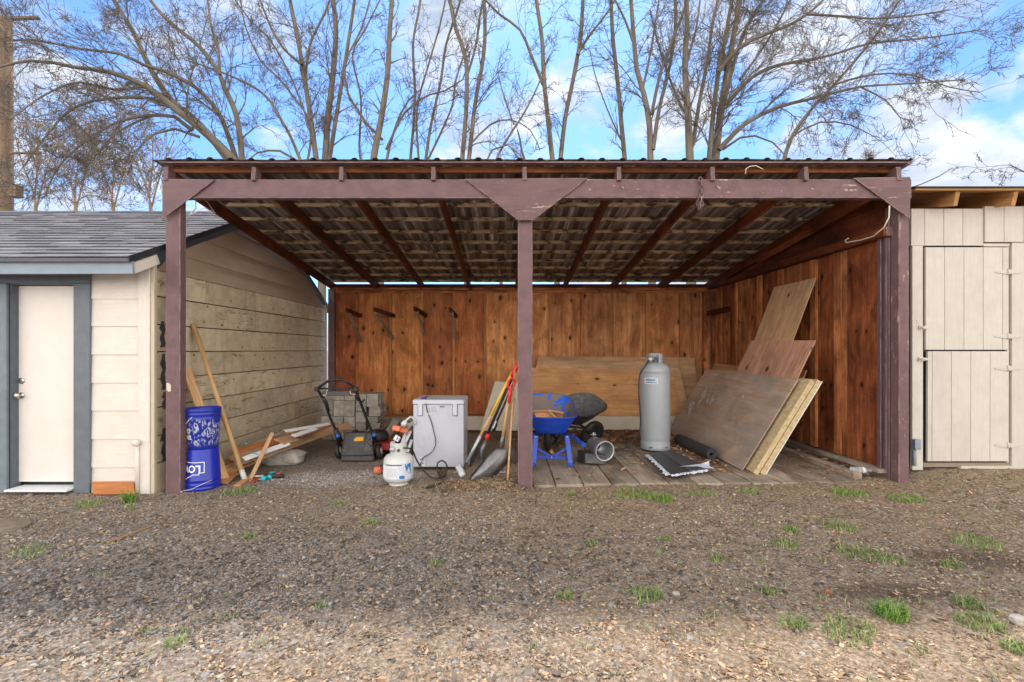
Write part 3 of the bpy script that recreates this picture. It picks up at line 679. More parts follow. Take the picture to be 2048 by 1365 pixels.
tag(MB().plank(P(1416, 627, 8.95), P(1479, 615, 8.2), .06, .09, (0, 0, 1), (.35, .3, .3)).build('wall_cleat', M_['rafter'], None, .003), 'short dark board nailed across the right rear corner of the carport', 'board')
# ---- chain over the beam
def link(c, d, side, L, r):
    pts = []; d = Vector(d).normalized(); side = Vector(side).normalized()
    for k in range(14):
        t = 2*math.pi*k/14; pts.append(Vector(c)+d*math.cos(t)*L/2+side*math.sin(t)*L*.31)
    return MB().tube(pts, r, 6, closed=True)
ch = thing('chain', 'rusty mauve-painted chain hung over the right half of the beam', 'chain', P(1402, 358, 4.70))
cpts = [(1401, 360), (1402, 368), (1403, 376), (1403, 384), (1403, 392), (1403, 400), (1403, 408), (1401, 415)]
for i, (a, b) in enumerate(cpts):
    link(P(a, b, 4.71), (0, 0, 1), (1, 0, 0) if i % 2 == 0 else (.25, 1, 0), .056, .0065).build('link', M_['purple_worn'], ch)
for i, (a, b) in enumerate([(1396, 400), (1396, 408), (1397, 416)]):
    link(P(a, b, 4.74), (0, 0, 1), (1, .2, 0) if i % 2 else (.2, 1, 0), .056, .0065).build('link', M_['purple_worn'], ch)
# cords
tag(MB().tube([*[P(px_, py_, 3.83*F/(px_-VX)) for px_, py_ in ((1779, 412), (1778, 435), (1768, 455), (1747, 473), (1720, 481), (1700, 484), (1693, 486), (1690, 481), (1697, 477))]], .0065, 6).build('cord', M_['rope']), 'pale cord looping along the top of the right-hand wall', 'cord')
tag(MB().tube([P(1491, 349, 4.69), P(1492, 338, 4.68), P(1500, 333, 4.67), P(1512, 332, 4.66), P(1526, 339, 4.66)], .005, 5).build('cord', M_['rope']), 'short curled white cord hanging from the eave right of the chain', 'cord')
tag(MB().tube([P(380, 428, 4.7), P(392, 418, 4.9), P(391, 400, 4.95), P(402, 396, 4.95), P(415, 405, 4.95), P(432, 430, 4.95), P(425, 424, 4.9), P(408, 416, 4.8), P(395, 423, 4.7), P(378, 431, 4.7)], .004, 5).build('cord', M_['rope']), 'thin pale cord looped under the left end of the beam', 'cord')
# hooks / nails on the beam
MB().tube([P(1432, 374, 4.735), P(1435, 373, 4.70), P(1441, 379, 4.69)], .004, 6).build('nail', M_['galv'], cp); MB().tube([P(1243, 374, 4.735), P(1244, 373, 4.70), P(1248, 378, 4.69)], .003, 6).build('nail', M_['galv'], cp)
# ================================================================ DECK PLANKS + KERB
dk = thing('plank_floor', 'old grey plank floor with dark seams under the right half of the carport', 'floor', (2.2, 6, 0))
seams = [.27, .50, .79, 1.09, 1.38, 1.69, 1.97, 2.26, 2.55, 2.84, 3.12, 3.40, 3.62]
for i, (a, b) in enumerate(zip(seams[:-1], seams[1:])):
    k = random.uniform(.85, 1.12); y0 = 4.88+random.uniform(-.03, .03); y1 = 7.0+random.uniform(-.4, .6)
    if i >= 9: y1 = 8.4
    if i == 11: k = .75
    z = .040+gh((a+b)/2, 4.9)*.6+random.uniform(-.003, .003)-.02
    MB().box(((a+b)/2, (y0+y1)/2, z-.02), (b-a-.012-random.uniform(0, .006), y1-y0, .05), grain=1, col=(k, k*.98, k*.95)).build('plank', M_['oldwood'], dk, .004)
MB().plank((3.70, 4.95, .075), (3.70, 8.9, .06), .09, .10, (0, .0, 1), (1.15, 1.15, 1.15)).build('kerb_timber', M_['oldwood'], dk, .01)
def deckz(x, y): return .045+.6*gh(x, 4.9)-.0
LEAF = [(.20, .10, .055), (.30, .16, .09), (.12, .06, .035), (.38, .22, .13)]
chips('leaf_litter', 7500, (.5, 3.9), (4.95, 8.9), (.026, .06), LEAF, 12, lambda x, y: min(1, max(0, .02+1.25*max(0, mnoise.noise(Vector((x*2.2, y*2.2, 0)))-.05)*(.2 if y < 6.3 else 1)+(1 if y > 7.0+.5*mnoise.noise(Vector((x*3, 0, 0))) else 0)+(.9 if 2.15 < x < 2.6 and y > 5.25 else 0)+(.6 if x > 3.62 else 0))), .12, lift=.042, el=1.3, label='dry brown leaf litter over the plank floor')
# ================================================================ LEFT SHED
ls = thing('garden_shed', 'cream gabled shed with blue-grey trim and grey shingle roof at left', 'shed', (-5, 5, 0))
YF = 4.80; WX = -3.62
fx = lambda px, Y=YF: (px-VX)*Y/F
zz = lambda py, Y=YF: EYE-(py-VY)*Y/F
# front lap siding right of the door
mb = MB(); rows = [988, 934.6, 878, 821.4, 766, 709.6, 653, 598.4, 545]
for lo, hi in zip(rows[:-1], rows[1:]):
    a, b = zz(lo), zz(hi); x0, x1 = fx(184), fx(291)
    vs = [(x0, YF-.014, a), (x1, YF-.014, a), (x1, YF-.001, b+.01), (x0, YF-.001, b+.01), (x0, YF+.02, a), (x1, YF+.02, a), (x1, YF+.02, b+.01), (x0, YF+.02, b+.01)]
    r = random.uniform(0, 30)
    mb.add(vs, [(0, 1, 2, 3), (0, 4, 5, 1), (0, 3, 7, 4), (1, 5, 6, 2), (3, 2, 6, 7)], pc=[(v[0]+r, v[2], v[1]) for v in vs])
mb.build('lap_siding', M_['cream'], ls)
MB().box((fx(291.5), YF-.012, (zz(988)+zz(528))/2), (fx(303)-fx(280), .03, zz(528)-zz(990)), grain=2).box((-3.616, YF+.004, (zz(988)+zz(528))/2), (.036, .045, zz(528)-zz(990)), grain=2, col=(.8, .74, .64)).build('corner_board', M_['cream'], ls, .003)
MB().box((-6.3, YF+.03, 1.05), (2.6+.6*0+2.6, .012, 2.2)).build('front_wall', M_['cream'], ls) if False else None
# wall left of the door (outside most of the frame)
MB().box((fx(-10)-1.6, YF+.01, 1.05), (3.1, .04, 2.3), grain=0).build('front_wall', M_['cream'], ls)
# door trims
zt = zz(568)
MB().box((fx(169), YF-.022, (zz(985)+zt)/2), (fx(185)-fx(153), .030, zt-zz(985)), grain=2).build('door_trim', M_['bluegrey'], ls, .003)
MB().box((fx(2), YF-.022, (zz(985)+zt)/2), (fx(20)-fx(-16), .030, zt-zz(985)), grain=2, col=(1.25, 1.3, 1.3)).build('door_trim', M_['bluegrey'], ls, .003)  # lighter tint: light falling on this trim put into the colour
MB().box(((fx(-16)+fx(185))/2, YF-.023, (zt+zz(549))/2+.002), (fx(185)-fx(-16), .032, zz(549)-zt-.004)).build('door_head_trim', M_['bluegrey'], ls, .003)
MB().box((fx(20)+.010, YF+.045, (zz(985)+zt)/2), (.02, .095, zt-zz(985)), grain=2, col=(.75, .78, .8)).build('door_jamb', M_['bluegrey'], ls)
MB().box((fx(153)+.012, YF+.045, (zz(985)+zt)/2), (.02, .095, zt-zz(985)), grain=2).build('door_jamb', M_['bluegrey'], ls)
MB().box(((fx(20)+fx(153))/2, YF+.055, zt+.018), (fx(153)-fx(20), .12, .05)).build('door_jamb', M_['bluegrey'], ls)
dx0, dx1 = fx(36, YF+.09)-.04, fx(153)+.001
d_ = MB().box(((dx0+dx1)/2, YF+.085, (zz(968)+zt)/2-.006), (dx1-dx0, .035, zt-zz(968)-.014), grain=2).build('door', M_['door'], ls, .003)
Yd = YF+.0675
for (px, py) in ((44, 762), (44, 791)):
    c = P(px, py, Yd); Rm = Matrix.Rotation(R(90), 3, 'X')
    MB().lathe([(.0, -.002), (.033, -.002), (.031, .010), (.014, .012)] if py == 762 else [(.0, -.002), (.033, -.002), (.030, .008), (.012, .014), (.011, .035), (.026, .045), (.030, .058), (.022, .070), (.0, .072)], c, 20, Rm).build('deadbolt' if py == 762 else 'door_knob', M_['silver'], d_)
th = MB(); th.box(((fx(26)+fx(153))/2, YF+.00, zz(977)), (fx(153)-fx(30), .20, .02)); th.build('threshold', M_['labelwhite'], ls, .003)
MB().box(((fx(-16)+fx(185))/2, YF+.03, zz(985)-.005), (fx(185)-fx(-16), .11, .07)).build('door_base', M_['greyplastic'], ls)
# conduit
MB().box(((fx(-16)+fx(185))/2, YF+.14, 1.1), (1.3, .02, 2.3)).build('door_backing', M_['darkedge'], ls)
mb = MB().tube([P(275, 985, YF-.04), P(275, 886, YF-.04)], .018, 10); c = P(274, 886, YF-.045)
mb.lathe([(0, -.01), (.034, -.01), (.036, .02), (.030, .035), (0, .038)], c, 18, Matrix.Rotation(R(90), 3, 'X')); mb.box(P(275, 928, YF-.03), (.05, .02, .02)); mb.build('conduit', M_['cream'], ls)
# fascia + drip edge
ye = 4.46; xe = fx(265, ye)
MB().plank((xe, ye+.012, zz(535, ye)), (-8.2, ye+.012, zz(537, ye)), .024, zz(522, ye)-zz(548, ye)).build('fascia', M_['fascia'], ls, .002)
MB().box(((xe-8.2)/2, ye-.004, zz(517.5, ye)), (-8.2*-1+xe, .03, .042)).build('drip_edge', M_['darkedge'], ls)
# gable wall: weathered boards + painted lap siding, faces +X
eave = Vector((0, 4.45, 2.14)); ridge = Vector((0, 6.98, 3.41)); back = Vector((0, 9.42, 2.19))
def roofh(Y): return 2.14+(Y-4.45)*(1.27/2.53) if Y < 6.98 else 3.41-(Y-6.98)*.50
mb = MB(); zs = [-.12, .25-.286*0, .532, .826, 1.117, 1.40, 1.68, 1.97, 2.24]
for i, (a, b) in enumerate(zip(zs[:-1], zs[1:])):
    y = YF+.02; js = sorted(random.Random(i*7+3).sample([5.6, 6.2, 6.7, 7.3, 7.9, 8.5], 1+i % 2))
    for j in js+[9.27]:
        k = random.uniform(.84, 1.1)
        mb.box((WX+.008+random.uniform(-.004, .004), (y+j)/2, (a+b)/2), (.024, j-y-.003, b-a-.010), grain=1, col=(k, k*.98, k*.94), rot=Matrix.Rotation(random.uniform(-.0012, .0012), 3, 'X')); y = j
gw = mb.build('weathered_boards', M_['shedboard'], ls, .003)
MB().box((WX-.03, 7.08, 1.05), (.04, 4.36, 2.36)).build('wall_sheathing', M_['darkedge'], ls)
mb = MB(); us = [2.24, 2.46, 2.71, 2.96, 3.21, 3.45]
for a, b in zip(us[:-1], us[1:]):
    def yr(z): 
        return 4.39+(z-2.17)*2.56/1.19, 6.98+(3.44-z)/.506
    lo = yr(a); hi = yr(min(b, 3.41)); y0 = max(lo[0]+.05, YF+.02) if a > 2.2 else YF+.02; y1 = min(lo[1]-.05, 9.27)
    y2 = max(hi[0]+.05, y0); y3 = min(hi[1]-.05, 9.27)
    b_ = min(b, 3.41)
    f = [(WX+.022, y0, a), (WX+.022, y1, a), (WX+.012, y3, b_+.004), (WX+.012, y2, b_+.004)]
    bk = [(WX-.01, v[1], v[2]) for v in f]; r = random.uniform(0, 30); vs = f+bk
    mb.add(vs, [(0, 1, 2, 3), (0, 4, 5, 1), (3, 2, 6, 7)], pc=[(v[1]+r, v[2], v[0]) for v in vs])
mb.build('gable_siding', M_['tansiding'], ls)
MB().box((WX+.012, 9.30, 1.15), (.05, .05, 2.3), grain=2).build('rear_corner_board', M_['beigeboard'], ls, .003)
MB().box((WX-.01, YF+.006, 1.05), (.03, .03, 2.3), grain=2, col=(.5, .5, .5)).build('corner_strip', M_['shedboard'], ls) if False else None
# dark marks on the boards near the corner are paint smears
for (z0, z1, y) in ((1.45, 1.72, 4.90), (1.0, 1.38, 4.91), (.80, .98, 4.93), (.25, .60, 4.92)):
    n = 7; L = [(WX+.0225, y+.02*math.sin(k*2.1)+(-.035 if k % 2 else -.028), z0+(z1-z0)*k/n) for k in range(n+1)]+[(WX+.0225, y+.03+.012*math.sin(k*1.7), z0+(z1-z0)*k/n) for k in range(n, -1, -1)]
    MB().add(L, [tuple(range(len(L)))]).build('paint_smear', M_['greyplastic'], ls)
# roof
mb = MB(); rx1 = WX+.055; rx0 = -8.4
for (a, b) in ((Vector((0, 4.42, 2.285)), Vector((0, 6.98, 3.475))), ):
    d = (b-a); L = d.length; d.normalize(); nn = Vector((0, -d.z, d.y)); n = 20; ex = L/n
    mb.quad((rx0, a.y, a.z-.035), (rx1, a.y, a.z-.035), (rx1, b.y, b.z-.035), (rx0, b.y, b.z-.035), .03)
    for i in range(n):
        x = rx1
        while x > rx0:
            wd = random.uniform(.14, .42); x2 = max(x-wd, rx0); k = random.uniform(.74, 1.16); lift = random.choice([0, .004, .006])
            o1 = a+d*(ex*i)+nn*(.016+lift); o2 = a+d*(ex*(i+1.15))+nn*.003
            mb.quad((x2+.001, o1.y, o1.z), (x-.001, o1.y, o1.z), (x-.001, o2.y, o2.z), (x2+.001, o2.y, o2.z), -.010, (k, k, k*1.02)); x = x2
rf = mb.build('shingle_roof', M_['shingle'], ls)
MB().quad((rx0, 9.60, 2.17), (rx0, 6.98, 3.47), (rx1, 6.98, 3.47), (rx1, 9.60, 2.17), .02).build('rear_roof_slope', M_['shingle'], ls)
MB().quad((rx1+.004, 4.41, 2.245), (rx1+.004, 6.98, 3.43), (rx1+.004, 6.98, 3.495), (rx1+.004, 4.41, 2.302), .006).build('rake_edge', M_['darkedge'], ls)
MB().quad((rx1+.004, 6.98, 3.43), (rx1+.004, 9.45, 2.18), (rx1+.004, 9.45, 2.24), (rx1+.004, 6.98, 3.495), .006).build('rake_edge', M_['darkedge'], ls)
MB().plank((rx1-.03, 4.50, 2.20), (rx1-.03, 4.82, 2.35), .03, .10, (0, -.45, .9)).build('rake_board', M_['cream'], ls, .002)
# ================================================================ RIGHT SHED
rs = thing('storage_shed', 'beige board-sided shed with a two-part stable door at right', 'shed', (5.2, 5.1, .15))
YW = 5.0
def px_panel(x0, x1, y0, y1, off, th, mat, name, parent, pitch=38, first=0, bl=None, ang=0):
    """grooved vertical siding panel"""
    mb = MB(); xs = [x0]; q = x0+first if first else x0+pitch
    while q < x1-3: xs.append(q); q += pitch
    xs.append(x1)
    for i, (a, b) in enumerate(zip(xs[:-1], xs[1:])):
        k = 1+random.uniform(-.02, .02); A = fx(a, YW); B = fx(b, YW)
        mb.box(((A+B)/2, YW-off, (zz(y0, YW)+zz(y1, YW))/2), (B-A-.005, th, zz(y0, YW)-zz(y1, YW)), grain=2, col=(k, k, k), rot=Matrix.Rotation(ang, 3, 'Y'))
        if i < len(xs)-2: mb.box((B, YW-off+.006, (zz(y0, YW)+zz(y1, YW))/2), (.008, th*.5, zz(y0, YW)-zz(y1, YW)-.004), grain=2, col=(.62, .6, .58))
    return mb.build(name, mat, parent, .0012)
MB().box((6.2, YW+.045, 1.55), (4.3, .03, 2.75)).build('wall_frame', M_['darkedge'], rs)
px_panel(1822, 1844, 492, 940, 0, .03, M_['beige'], 'wall_siding', rs, 60)
px_panel(1819, 1963, 419, 492.5, .006, .03, M_['beige'], 'wall_siding', rs, 38, 27)
px_panel(1963, 2420, 415, 486, .022, .03, M_['beige'], 'wall_siding', rs, 38, 38)
px_panel(1963, 2016, 488, 494, .004, .03, M_['beige'], 'wall_siding', rs, 80)
px_panel(2019, 2420, 486.5, 938, .008, .03, M_['beige'], 'wall_siding', rs, 42, 80)
px_panel(2013, 2018, 494, 932, -.012, .03, M_['beige'], 'door_post', rs, 60)
ud = px_panel(1847, 2012, 496, 700, .012, .026, M_['beige'], 'upper_door', rs, 38.5, 38)
ld = px_panel(1851, 2013, 703, 922, .012, .026, M_['beige'], 'lower_door', rs, 38.5, 9, ang=.003)
MB().box((fx(1931, YW), YW+.01, zz(930, YW)), (fx(2016, YW)-fx(1846, YW), .03, .045), col=(.5, .42, .35)).build('door_sill', M_['beige'], rs)
MB().box((fx(1968, YW), YW-.005, zz(936, YW)), (fx(2018, YW)-fx(1915, YW), .05, .05)).build('sill_board', M_['beige'], rs)
def hinge(px, py, par):
    mb = MB(); Y = YW-.032
    for s in (-1, 1):
        mb.prism([P(px, py-5, Y), P(px, py+5, Y), P(px+s*26, py+1.5, Y), P(px+s*27, py, Y), P(px+s*26, py-1.5, Y)], (0, .004, 0))
        for k in (8, 15, 22): mb.lathe([(0, -.001), (.004, -.001), (.003, .003), (0, .004)], P(px+s*k, py, Y), 8, Matrix.Rotation(R(90), 3, 'X'))
    mb.tube([P(px, py-6, Y-.004), P(px, py+6, Y-.004)], .007, 8)
    mb.build('hinge', M_['beige'], par)
hinge(2017, 544, ud); hinge(2017, 673, ud); hinge(2017, 737, ld); hinge(2017, 891, ld)
def latch(px, py, par, wire):
    mb = MB(); Y = YW-.03
    mb.prism([P(px-7, py-4, Y), P(px-7, py+4, Y), P(px+3, py+4, Y), P(px+3, py-4, Y)], (0, .008, 0)); mb.prism([P(px+2, py-3, Y-.008), P(px+2, py+3, Y-.008), P(px+12, py+1.5, Y-.008), P(px+13, py-1, Y-.008), P(px+9, py-3, Y-.008)], (0, .010, 0))
    mb.tube([P(px-5, py, Y), P(px-2, py, Y-.02), P(px+5, py, Y-.015)], .006, 6)
    if wire: mb.tube([P(px-13, py-16, Y+.005), P(px-7, py-5, Y-.006), P(px, py, Y-.012), P(px+9, py-9, Y-.004)], .0022, 5)
    mb.build('latch', M_['beige'], par)
latch(1846, 656, ud, True); latch(1845, 719, ld, False)
eb = MB().box(P(1832, 889, YW-.055), (.062, .06, .105), col=(1, 1, 1)); eb.box(P(1834, 889, YW-.088), (.045, .008, .085)); eb.tube([P(1829, 900, YW-.045), P(1829, 932, YW-.045)], .017, 10)
eb.build('junction_box', M_['fascia'], rs, .003)
# roof overhang
mb = MB(); mb.quad((4.12, 4.74, 3.03), (9.5, 4.74, 3.03), (9.5, 7.8, 3.03+3.06*.24), (4.12, 7.8, 3.03+3.06*.24), .02); mb.build('roof_deck', M_['soffit'], rs)
mb = MB(); mb.quad((4.10, 4.72, 3.052), (9.5, 4.72, 3.052), (9.5, 7.8, 3.052+3.08*.24), (4.10, 7.8, 3.052+3.08*.24), .012); mb.build('roof_covering', M_['darkedge'], rs)
for px in (1912, 2028, 2144, 2260):
    x = fx(px, 4.79); mb = MB().plank((x, 4.78, 2.957), (x, 7.7, 2.957+2.92*.24), .045, .14, (0, -.24, .97), (1.1, 1.05, 1)); mb.build('rafter', M_['soffit'], rs, .004)
MB().box((fx(1845, YW)+2.5, YW+.4, 2.98), (5.3, .04, .3)).build('blocking', M_['soffit'], rs)
MB().box((4.13, 6.4, 1.5), (.03, 2.7, 2.8)).build('side_wall', M_['beige'], rs)
# ================================================================ CLUTTER, LEFT HALF
def rotto(d):
    d = Vector(d).normalized(); return d.to_track_quat('Z', 'Y').to_matrix()
WI = WX+.03                                  # face of the shed wall
# ---- buckets
bc = Vector((fx(407, 4.97), 4.97, gh(-3.2, 4.97)))
def bprof(r0, r1, h, flip=False):
    p = [(0, .012), (r0-.012, .012), (r0-.003, 0), (r0, .004), (r0+(r1-r0)*.70, h*.72), (r1*.985, h*.74), (r1*.985, h*.755), (r1*.955, h*.77), (r1*.965, h*.84), (r1*.995, h*.85), (r1*.995, h*.865), (r1*.965, h*.88), (r1*.97, h*.93), (r1*1.0, h*.945), (r1*1.0, h*.96), (r1*.975, h*.97), (r1*.985, h), (r1*.96, h), (r1*.95, h*.9), (r0*.96, .02), (0, .02)]
    return p
HB = .425
RB = Matrix.Rotation(R(3), 3, 'Y')@Matrix.Diagonal((1, 1, -1))
lowb = thing('bucket', 'shiny blue plastic bucket standing upside down behind the left post', 'bucket', bc, 'blue buckets')
o_ = bc+Vector((0, 0, HB)); lf = lambda z: o_+Matrix.Rotation(R(0), 3, 'Y')@Vector((0, 0, z))
mb = MB(); mb.lathe([(r, -z) for r, z in bprof(.140, .165, HB)], o_, 36); mb.build('bucket_body', M_['bucket'], lowb)
def cyl(c, rad, slope, z0, ang0, flip):
    def f(x, y):
        if flip: x, y = -x, -y
        z = z0+y; r = rad+slope*(z-z0)+.0016; a = ang0+x/rad
        return Vector((c.x+r*math.sin(a), c.y-r*math.cos(a), c.z+z))
    return f
a0 = math.asin((396-407)*4.97/F/.17)-.34
LF = cyl(bc, .1535, -.055, .235, a0, True)
mb = MB().text("LOWE'S", .098, LF, bold=.003)
mb.build('lettering', M_['white'], lowb)
mb = MB(); o2 = [(-.20, -.062), (.20, -.062), (.20, .045), (.155, .045), (.155, .062), (.10, .062), (0, .115), (-.10, .062), (-.155, .062), (-.155, .045), (-.20, .045)]
def outline(mb, pts, f, w_):
    n = len(pts)
    for i in range(n):
        a = Vector(pts[i]); b = Vector(pts[(i+1) % n]); d = (b-a); k = max(1, int(d.length/.02)); nn = Vector((-d.y, d.x)).normalized()*w_
        for j in range(k):
            p = a+d*j/k-d.normalized()*(w_ if j == 0 else 0); q = a+d*(j+1)/k+d.normalized()*(w_ if j == k-1 else 0)
            mb.add([f(*(p+nn)), f(*(p-nn)), f(*(q-nn)), f(*(q+nn))], [(0, 1, 2, 3)])
outline(mb, o2, LF, .0035); mb.build('logo_outline', M_['white'], lowb)
pts = [bc+Vector((.176*math.sin(a), -.176*math.cos(a)-.012-.05*max(0, math.cos(a)), .05+.0*a-.04*math.cos(a*.9-.9))) for a in np.linspace(-1.9, 1.5, 16)]
MB().tube([bc+Vector((-.17, -.06, .03)), bc+Vector((-.13, -.17, .012)), bc+Vector((0, -.20, .035)), bc+Vector((.10, -.17, .085)), bc+Vector((.155, -.10, .11))], .0035, 6).tube([bc+Vector((-.19, -.15, .006)), bc+Vector((-.10, -.19, .010))], .008, 6).build('wire_handle', M_['greylight'], lowb)
upb = thing('bucket', 'paint-scuffed blue bucket standing open on top of the upturned one', 'bucket', bc+Vector((0, 0, HB)), 'blue buckets')
mb = MB().lathe(bprof(.139, .163, HB-.005), o_+Vector((.002, 0, .001)), 36); mb.build('bucket_body', M_['scuffed'], upb)
mb = MB()
for i, (s_, z) in enumerate((("LET'S", .255), ('DO', .19), ('THIS', .125))):
    mb.text(s_, .060, cyl(o_, .1485, .07, z, -.62, False), bold=.002)
mb.build('lettering', M_['white'], upb)
mb = MB(); outline(mb, [(-.05, -.03), (.05, -.03), (.05, .03), (-.05, .03)], cyl(o_, .1475, .06, .165, 1.15, False), .002); mb.build('logo_outline', M_['white'], upb)
MB().tube([o_+Vector((.0, -.178, .345)), o_+Vector((-.03, -.190, .31)), o_+Vector((-.06, -.185, .275))], .003, 6).tube([o_+Vector((-.175, -.06, .30)), o_+Vector((-.195, -.03, .27))], .010, 6).build('wire_handle', M_['greylight'], upb)
# ---- sticks and boards
def ptop(px, py, X): 
    Y = X*F/(px-VX); return P(px, py, Y)
tag(MB().tube([G(490, 961, .01), ptop(386, 649, WI+.02)], [.026, .024], 12).build('wooden_pole', M_['newwood']), 'long round wooden handle leaning on the shed wall behind the buckets', 'pole')
gt = MB().lathe([(0, 0), (.028, 0), (.028, .12), (.0, .12)], G(490, 961, .01), 12, rotto(ptop(386, 649, WI+.02)-G(490, 961, .01)))
o_h = bpy.data.objects.get('wooden_pole'); gt.build('grey_tip', M_['greylight'], o_h)
tag(MB().plank(G(452, 965), ptop(372, 735, WI+.02), .085, .03, (1, -.6, .2)).build('board', M_['newwood'], None, .003), 'tan board leaning upright behind the two blue buckets', 'board')
tag(MB().plank(G(501, 959, .01), P(545, 866, 5.55), .045, .018, (0, -1, 0)).build('lath', M_['plytan'], None, .002), 'short pale lath propped on the board pile beside the long handle', 'lath')
# board pile along the wall
bl_ = [  # (start px,y), (end px,y), Ynear, Yfar, width, mat, label
 ((447, 948), (640, 862), 5.25, 6.9, .10, 'ply', 'lowest orange-brown board of the pile along the shed wall'),
 ((452, 940), (575, 880), 5.35, 6.2, .13, 'plytan', 'split pale board end lowest at the near end of the pile'),
 ((466, 921), (700, 850), 5.35, 7.2, .17, 'plytan', 'long brown board on the outer edge of the pile'),
 ((500, 918), (672, 856), 5.45, 7.0, .17, 'plytan', 'wide tan sheet lying on the pile along the shed wall'),
 ((470, 903), (600, 868), 5.5, 6.4, .10, 'orangemat', 'orange-stained board half buried in the pile'),
 ((462, 907), (625, 858), 5.6, 6.9, .09, 'plytan', 'narrow tan board lying against the shed wall on the pile'),
 ((470, 930), (560, 902), 5.3, 5.8, .05, 'plygrey', 'thin grey splintered slat at the near edge of the pile'),
 ((455, 925), (530, 893), 5.45, 5.95, .06, 'orangemat', 'short split cedar slat poking out behind the long handle'),
 ((500, 893), (560, 868), 5.75, 6.2, .05, 'plygrey', 'thin grey slat tucked between the pile and the shed wall'),
 ((600, 872), (668, 846), 6.2, 7.1, .05, 'plytan', 'thin stick at the far end of the pile pointing at the blocks'),
 ((590, 868), (648, 850), 6.1, 7.0, .14, 'ply', 'brown plywood strip under the uppermost white trim strip'),
 ((530, 892), (650, 853), 5.8, 7.1, .12, 'orangemat', 'reddish broken board near the far end of the pile')]
for i, (a, b, ya, yb, w_, mt, lab) in enumerate(bl_):
    p, q = P(*a, ya), P(*b, yb); p.x = max(p.x, WI+.10); q.x = max(q.x, WI+.10)
    tag(MB().plank(p, q, w_, .018+.004*i % .01, (.25, -.15, 1)).build('board', M_[mt], None, .002), lab, 'board', 'boards piled along the shed wall')
for (a, b, ya, yb, w_, lab) in (((487, 922), (578, 890), 5.30, 5.75, .075, 'white plastic trim strip with a dark hole, nearest strip on the pile'), ((570, 866), (658, 851), 5.9, 6.6, .06, 'uppermost white trim strip on the board pile'), ((586, 876), (632, 860), 5.8, 6.3, .07, 'short white trim strip below the uppermost one')):
    tag(MB().plank(P(*a, ya)+Vector((0, 0, .02)), P(*b, yb)+Vector((0, 0, .02)), w_, .008, (.3, -.35, 1)).build('trim_strip', M_['white'], None, .001), lab, 'trim strip', 'white trim strips on the board pile')
tag(MB().plank(P(558, 884, 5.7), P(588, 876, 5.95), .16, .014, (.2, -.5, 1)).build('plywood_scrap', M_['plytan'], None, .002), 'small square plywood scrap on top of the pile', 'plywood')
for (a, b, y, lab) in (((502, 909), (515, 912), 5.35, 'turquoise marker lying on the near boards of the pile'), ((487, 896), (495, 889), 5.55, 'small turquoise marker against the wall board')):
    d_m = P(*a, y)+Vector((0, 0, .02)); e_m = P(*b, y)+Vector((0, 0, .02))
    tag(MB().tube([d_m, e_m], .008, 8).build('marker', M_['teal']), lab, 'marker')
# concrete lump under the pile
def rock(name, c, size, mat, seed, label, cat, group=None, cuts=10):
    rg = random.Random(seed); mb = MB(); n1, n2 = 18, 10; vs = []
    off = Vector((rg.uniform(0, 50),)*3)
    for j in range(n2+1):
        ph = math.pi*j/n2
        for i in range(n1):
            t = 2*math.pi*i/n1; d = Vector((math.sin(ph)*math.cos(t), math.sin(ph)*math.sin(t), math.cos(ph)))
            e = 4.; k = (abs(d.x)**e+abs(d.y)**e+abs(d.z)**e)**(-1/e); k *= 1+.14*mnoise.noise(d*1.8+off)+.05*mnoise.noise(d*5+off)
            vs.append(Vector(c)+Vector((d.x*size[0]*k/2, d.y*size[1]*k/2, d.z*size[2]*k/2+size[2]*.42)))
    fs = [(j*n1+i, (j+1)*n1+i, (j+1)*n1+(i+1) % n1, j*n1+(i+1) % n1) for j in range(n2) for i in range(n1)]
    mb.add(vs, fs, smooth=False); o = mb.build(name, M_[mat]); tag(o, label, cat, group); return o
pc_ = G(556, 934); rock('concrete_lump', pc_+Vector((0, .14, 0)), (.50, .26, .20), 'concrete', 3, 'rough grey concrete lump under the near end of the board pile', 'concrete')
rock('stone', G(1380, 1278)+Vector((0, 0, -.01)), (.04, .035, .025), 'concrete', 5, 'pale rounded stone in the middle right foreground gravel', 'stone', 'single stones in the yard')
rock('stone', G(2037, 1248), (.075, .05, .045), 'concrete', 6, 'whitish stone at the right edge of the yard near grass', 'stone', 'single stones in the yard')
rock('stone', G(1352, 1190), (.04, .03, .02), 'concrete', 8, 'small grey stone left of the bright grass tuft', 'stone', 'single stones in the yard')
# scraps on the ground
tag(MB().plank(G(474, 972, .012), G(505, 950, .03), .07, .018, (0, 0, 1), (1, .8, .7)).build('wood_scrap', M_['newwood'], None, .003), 'reddish wood scrap under the tip of the long handle', 'wood scrap', 'wood scraps by the buckets')
tag(MB().plank(G(502, 965, .01), G(540, 944, .02), .06, .016, (0, 0, 1), (.8, .6, .55)).build('wood_scrap', M_['orangemat'], None, .003), 'long red-brown wood scrap beside the turquoise shears', 'wood scrap', 'wood scraps by the buckets')
tag(MB().plank(G(444, 966, .02), G(468, 946, .06), .12, .02, (.2, -.2, 1), (.85, .7, .6)).build('wood_scrap', M_['newwood'], None, .003), 'brown wood scrap directly right of the lower bucket', 'wood scrap', 'wood scraps by the buckets')
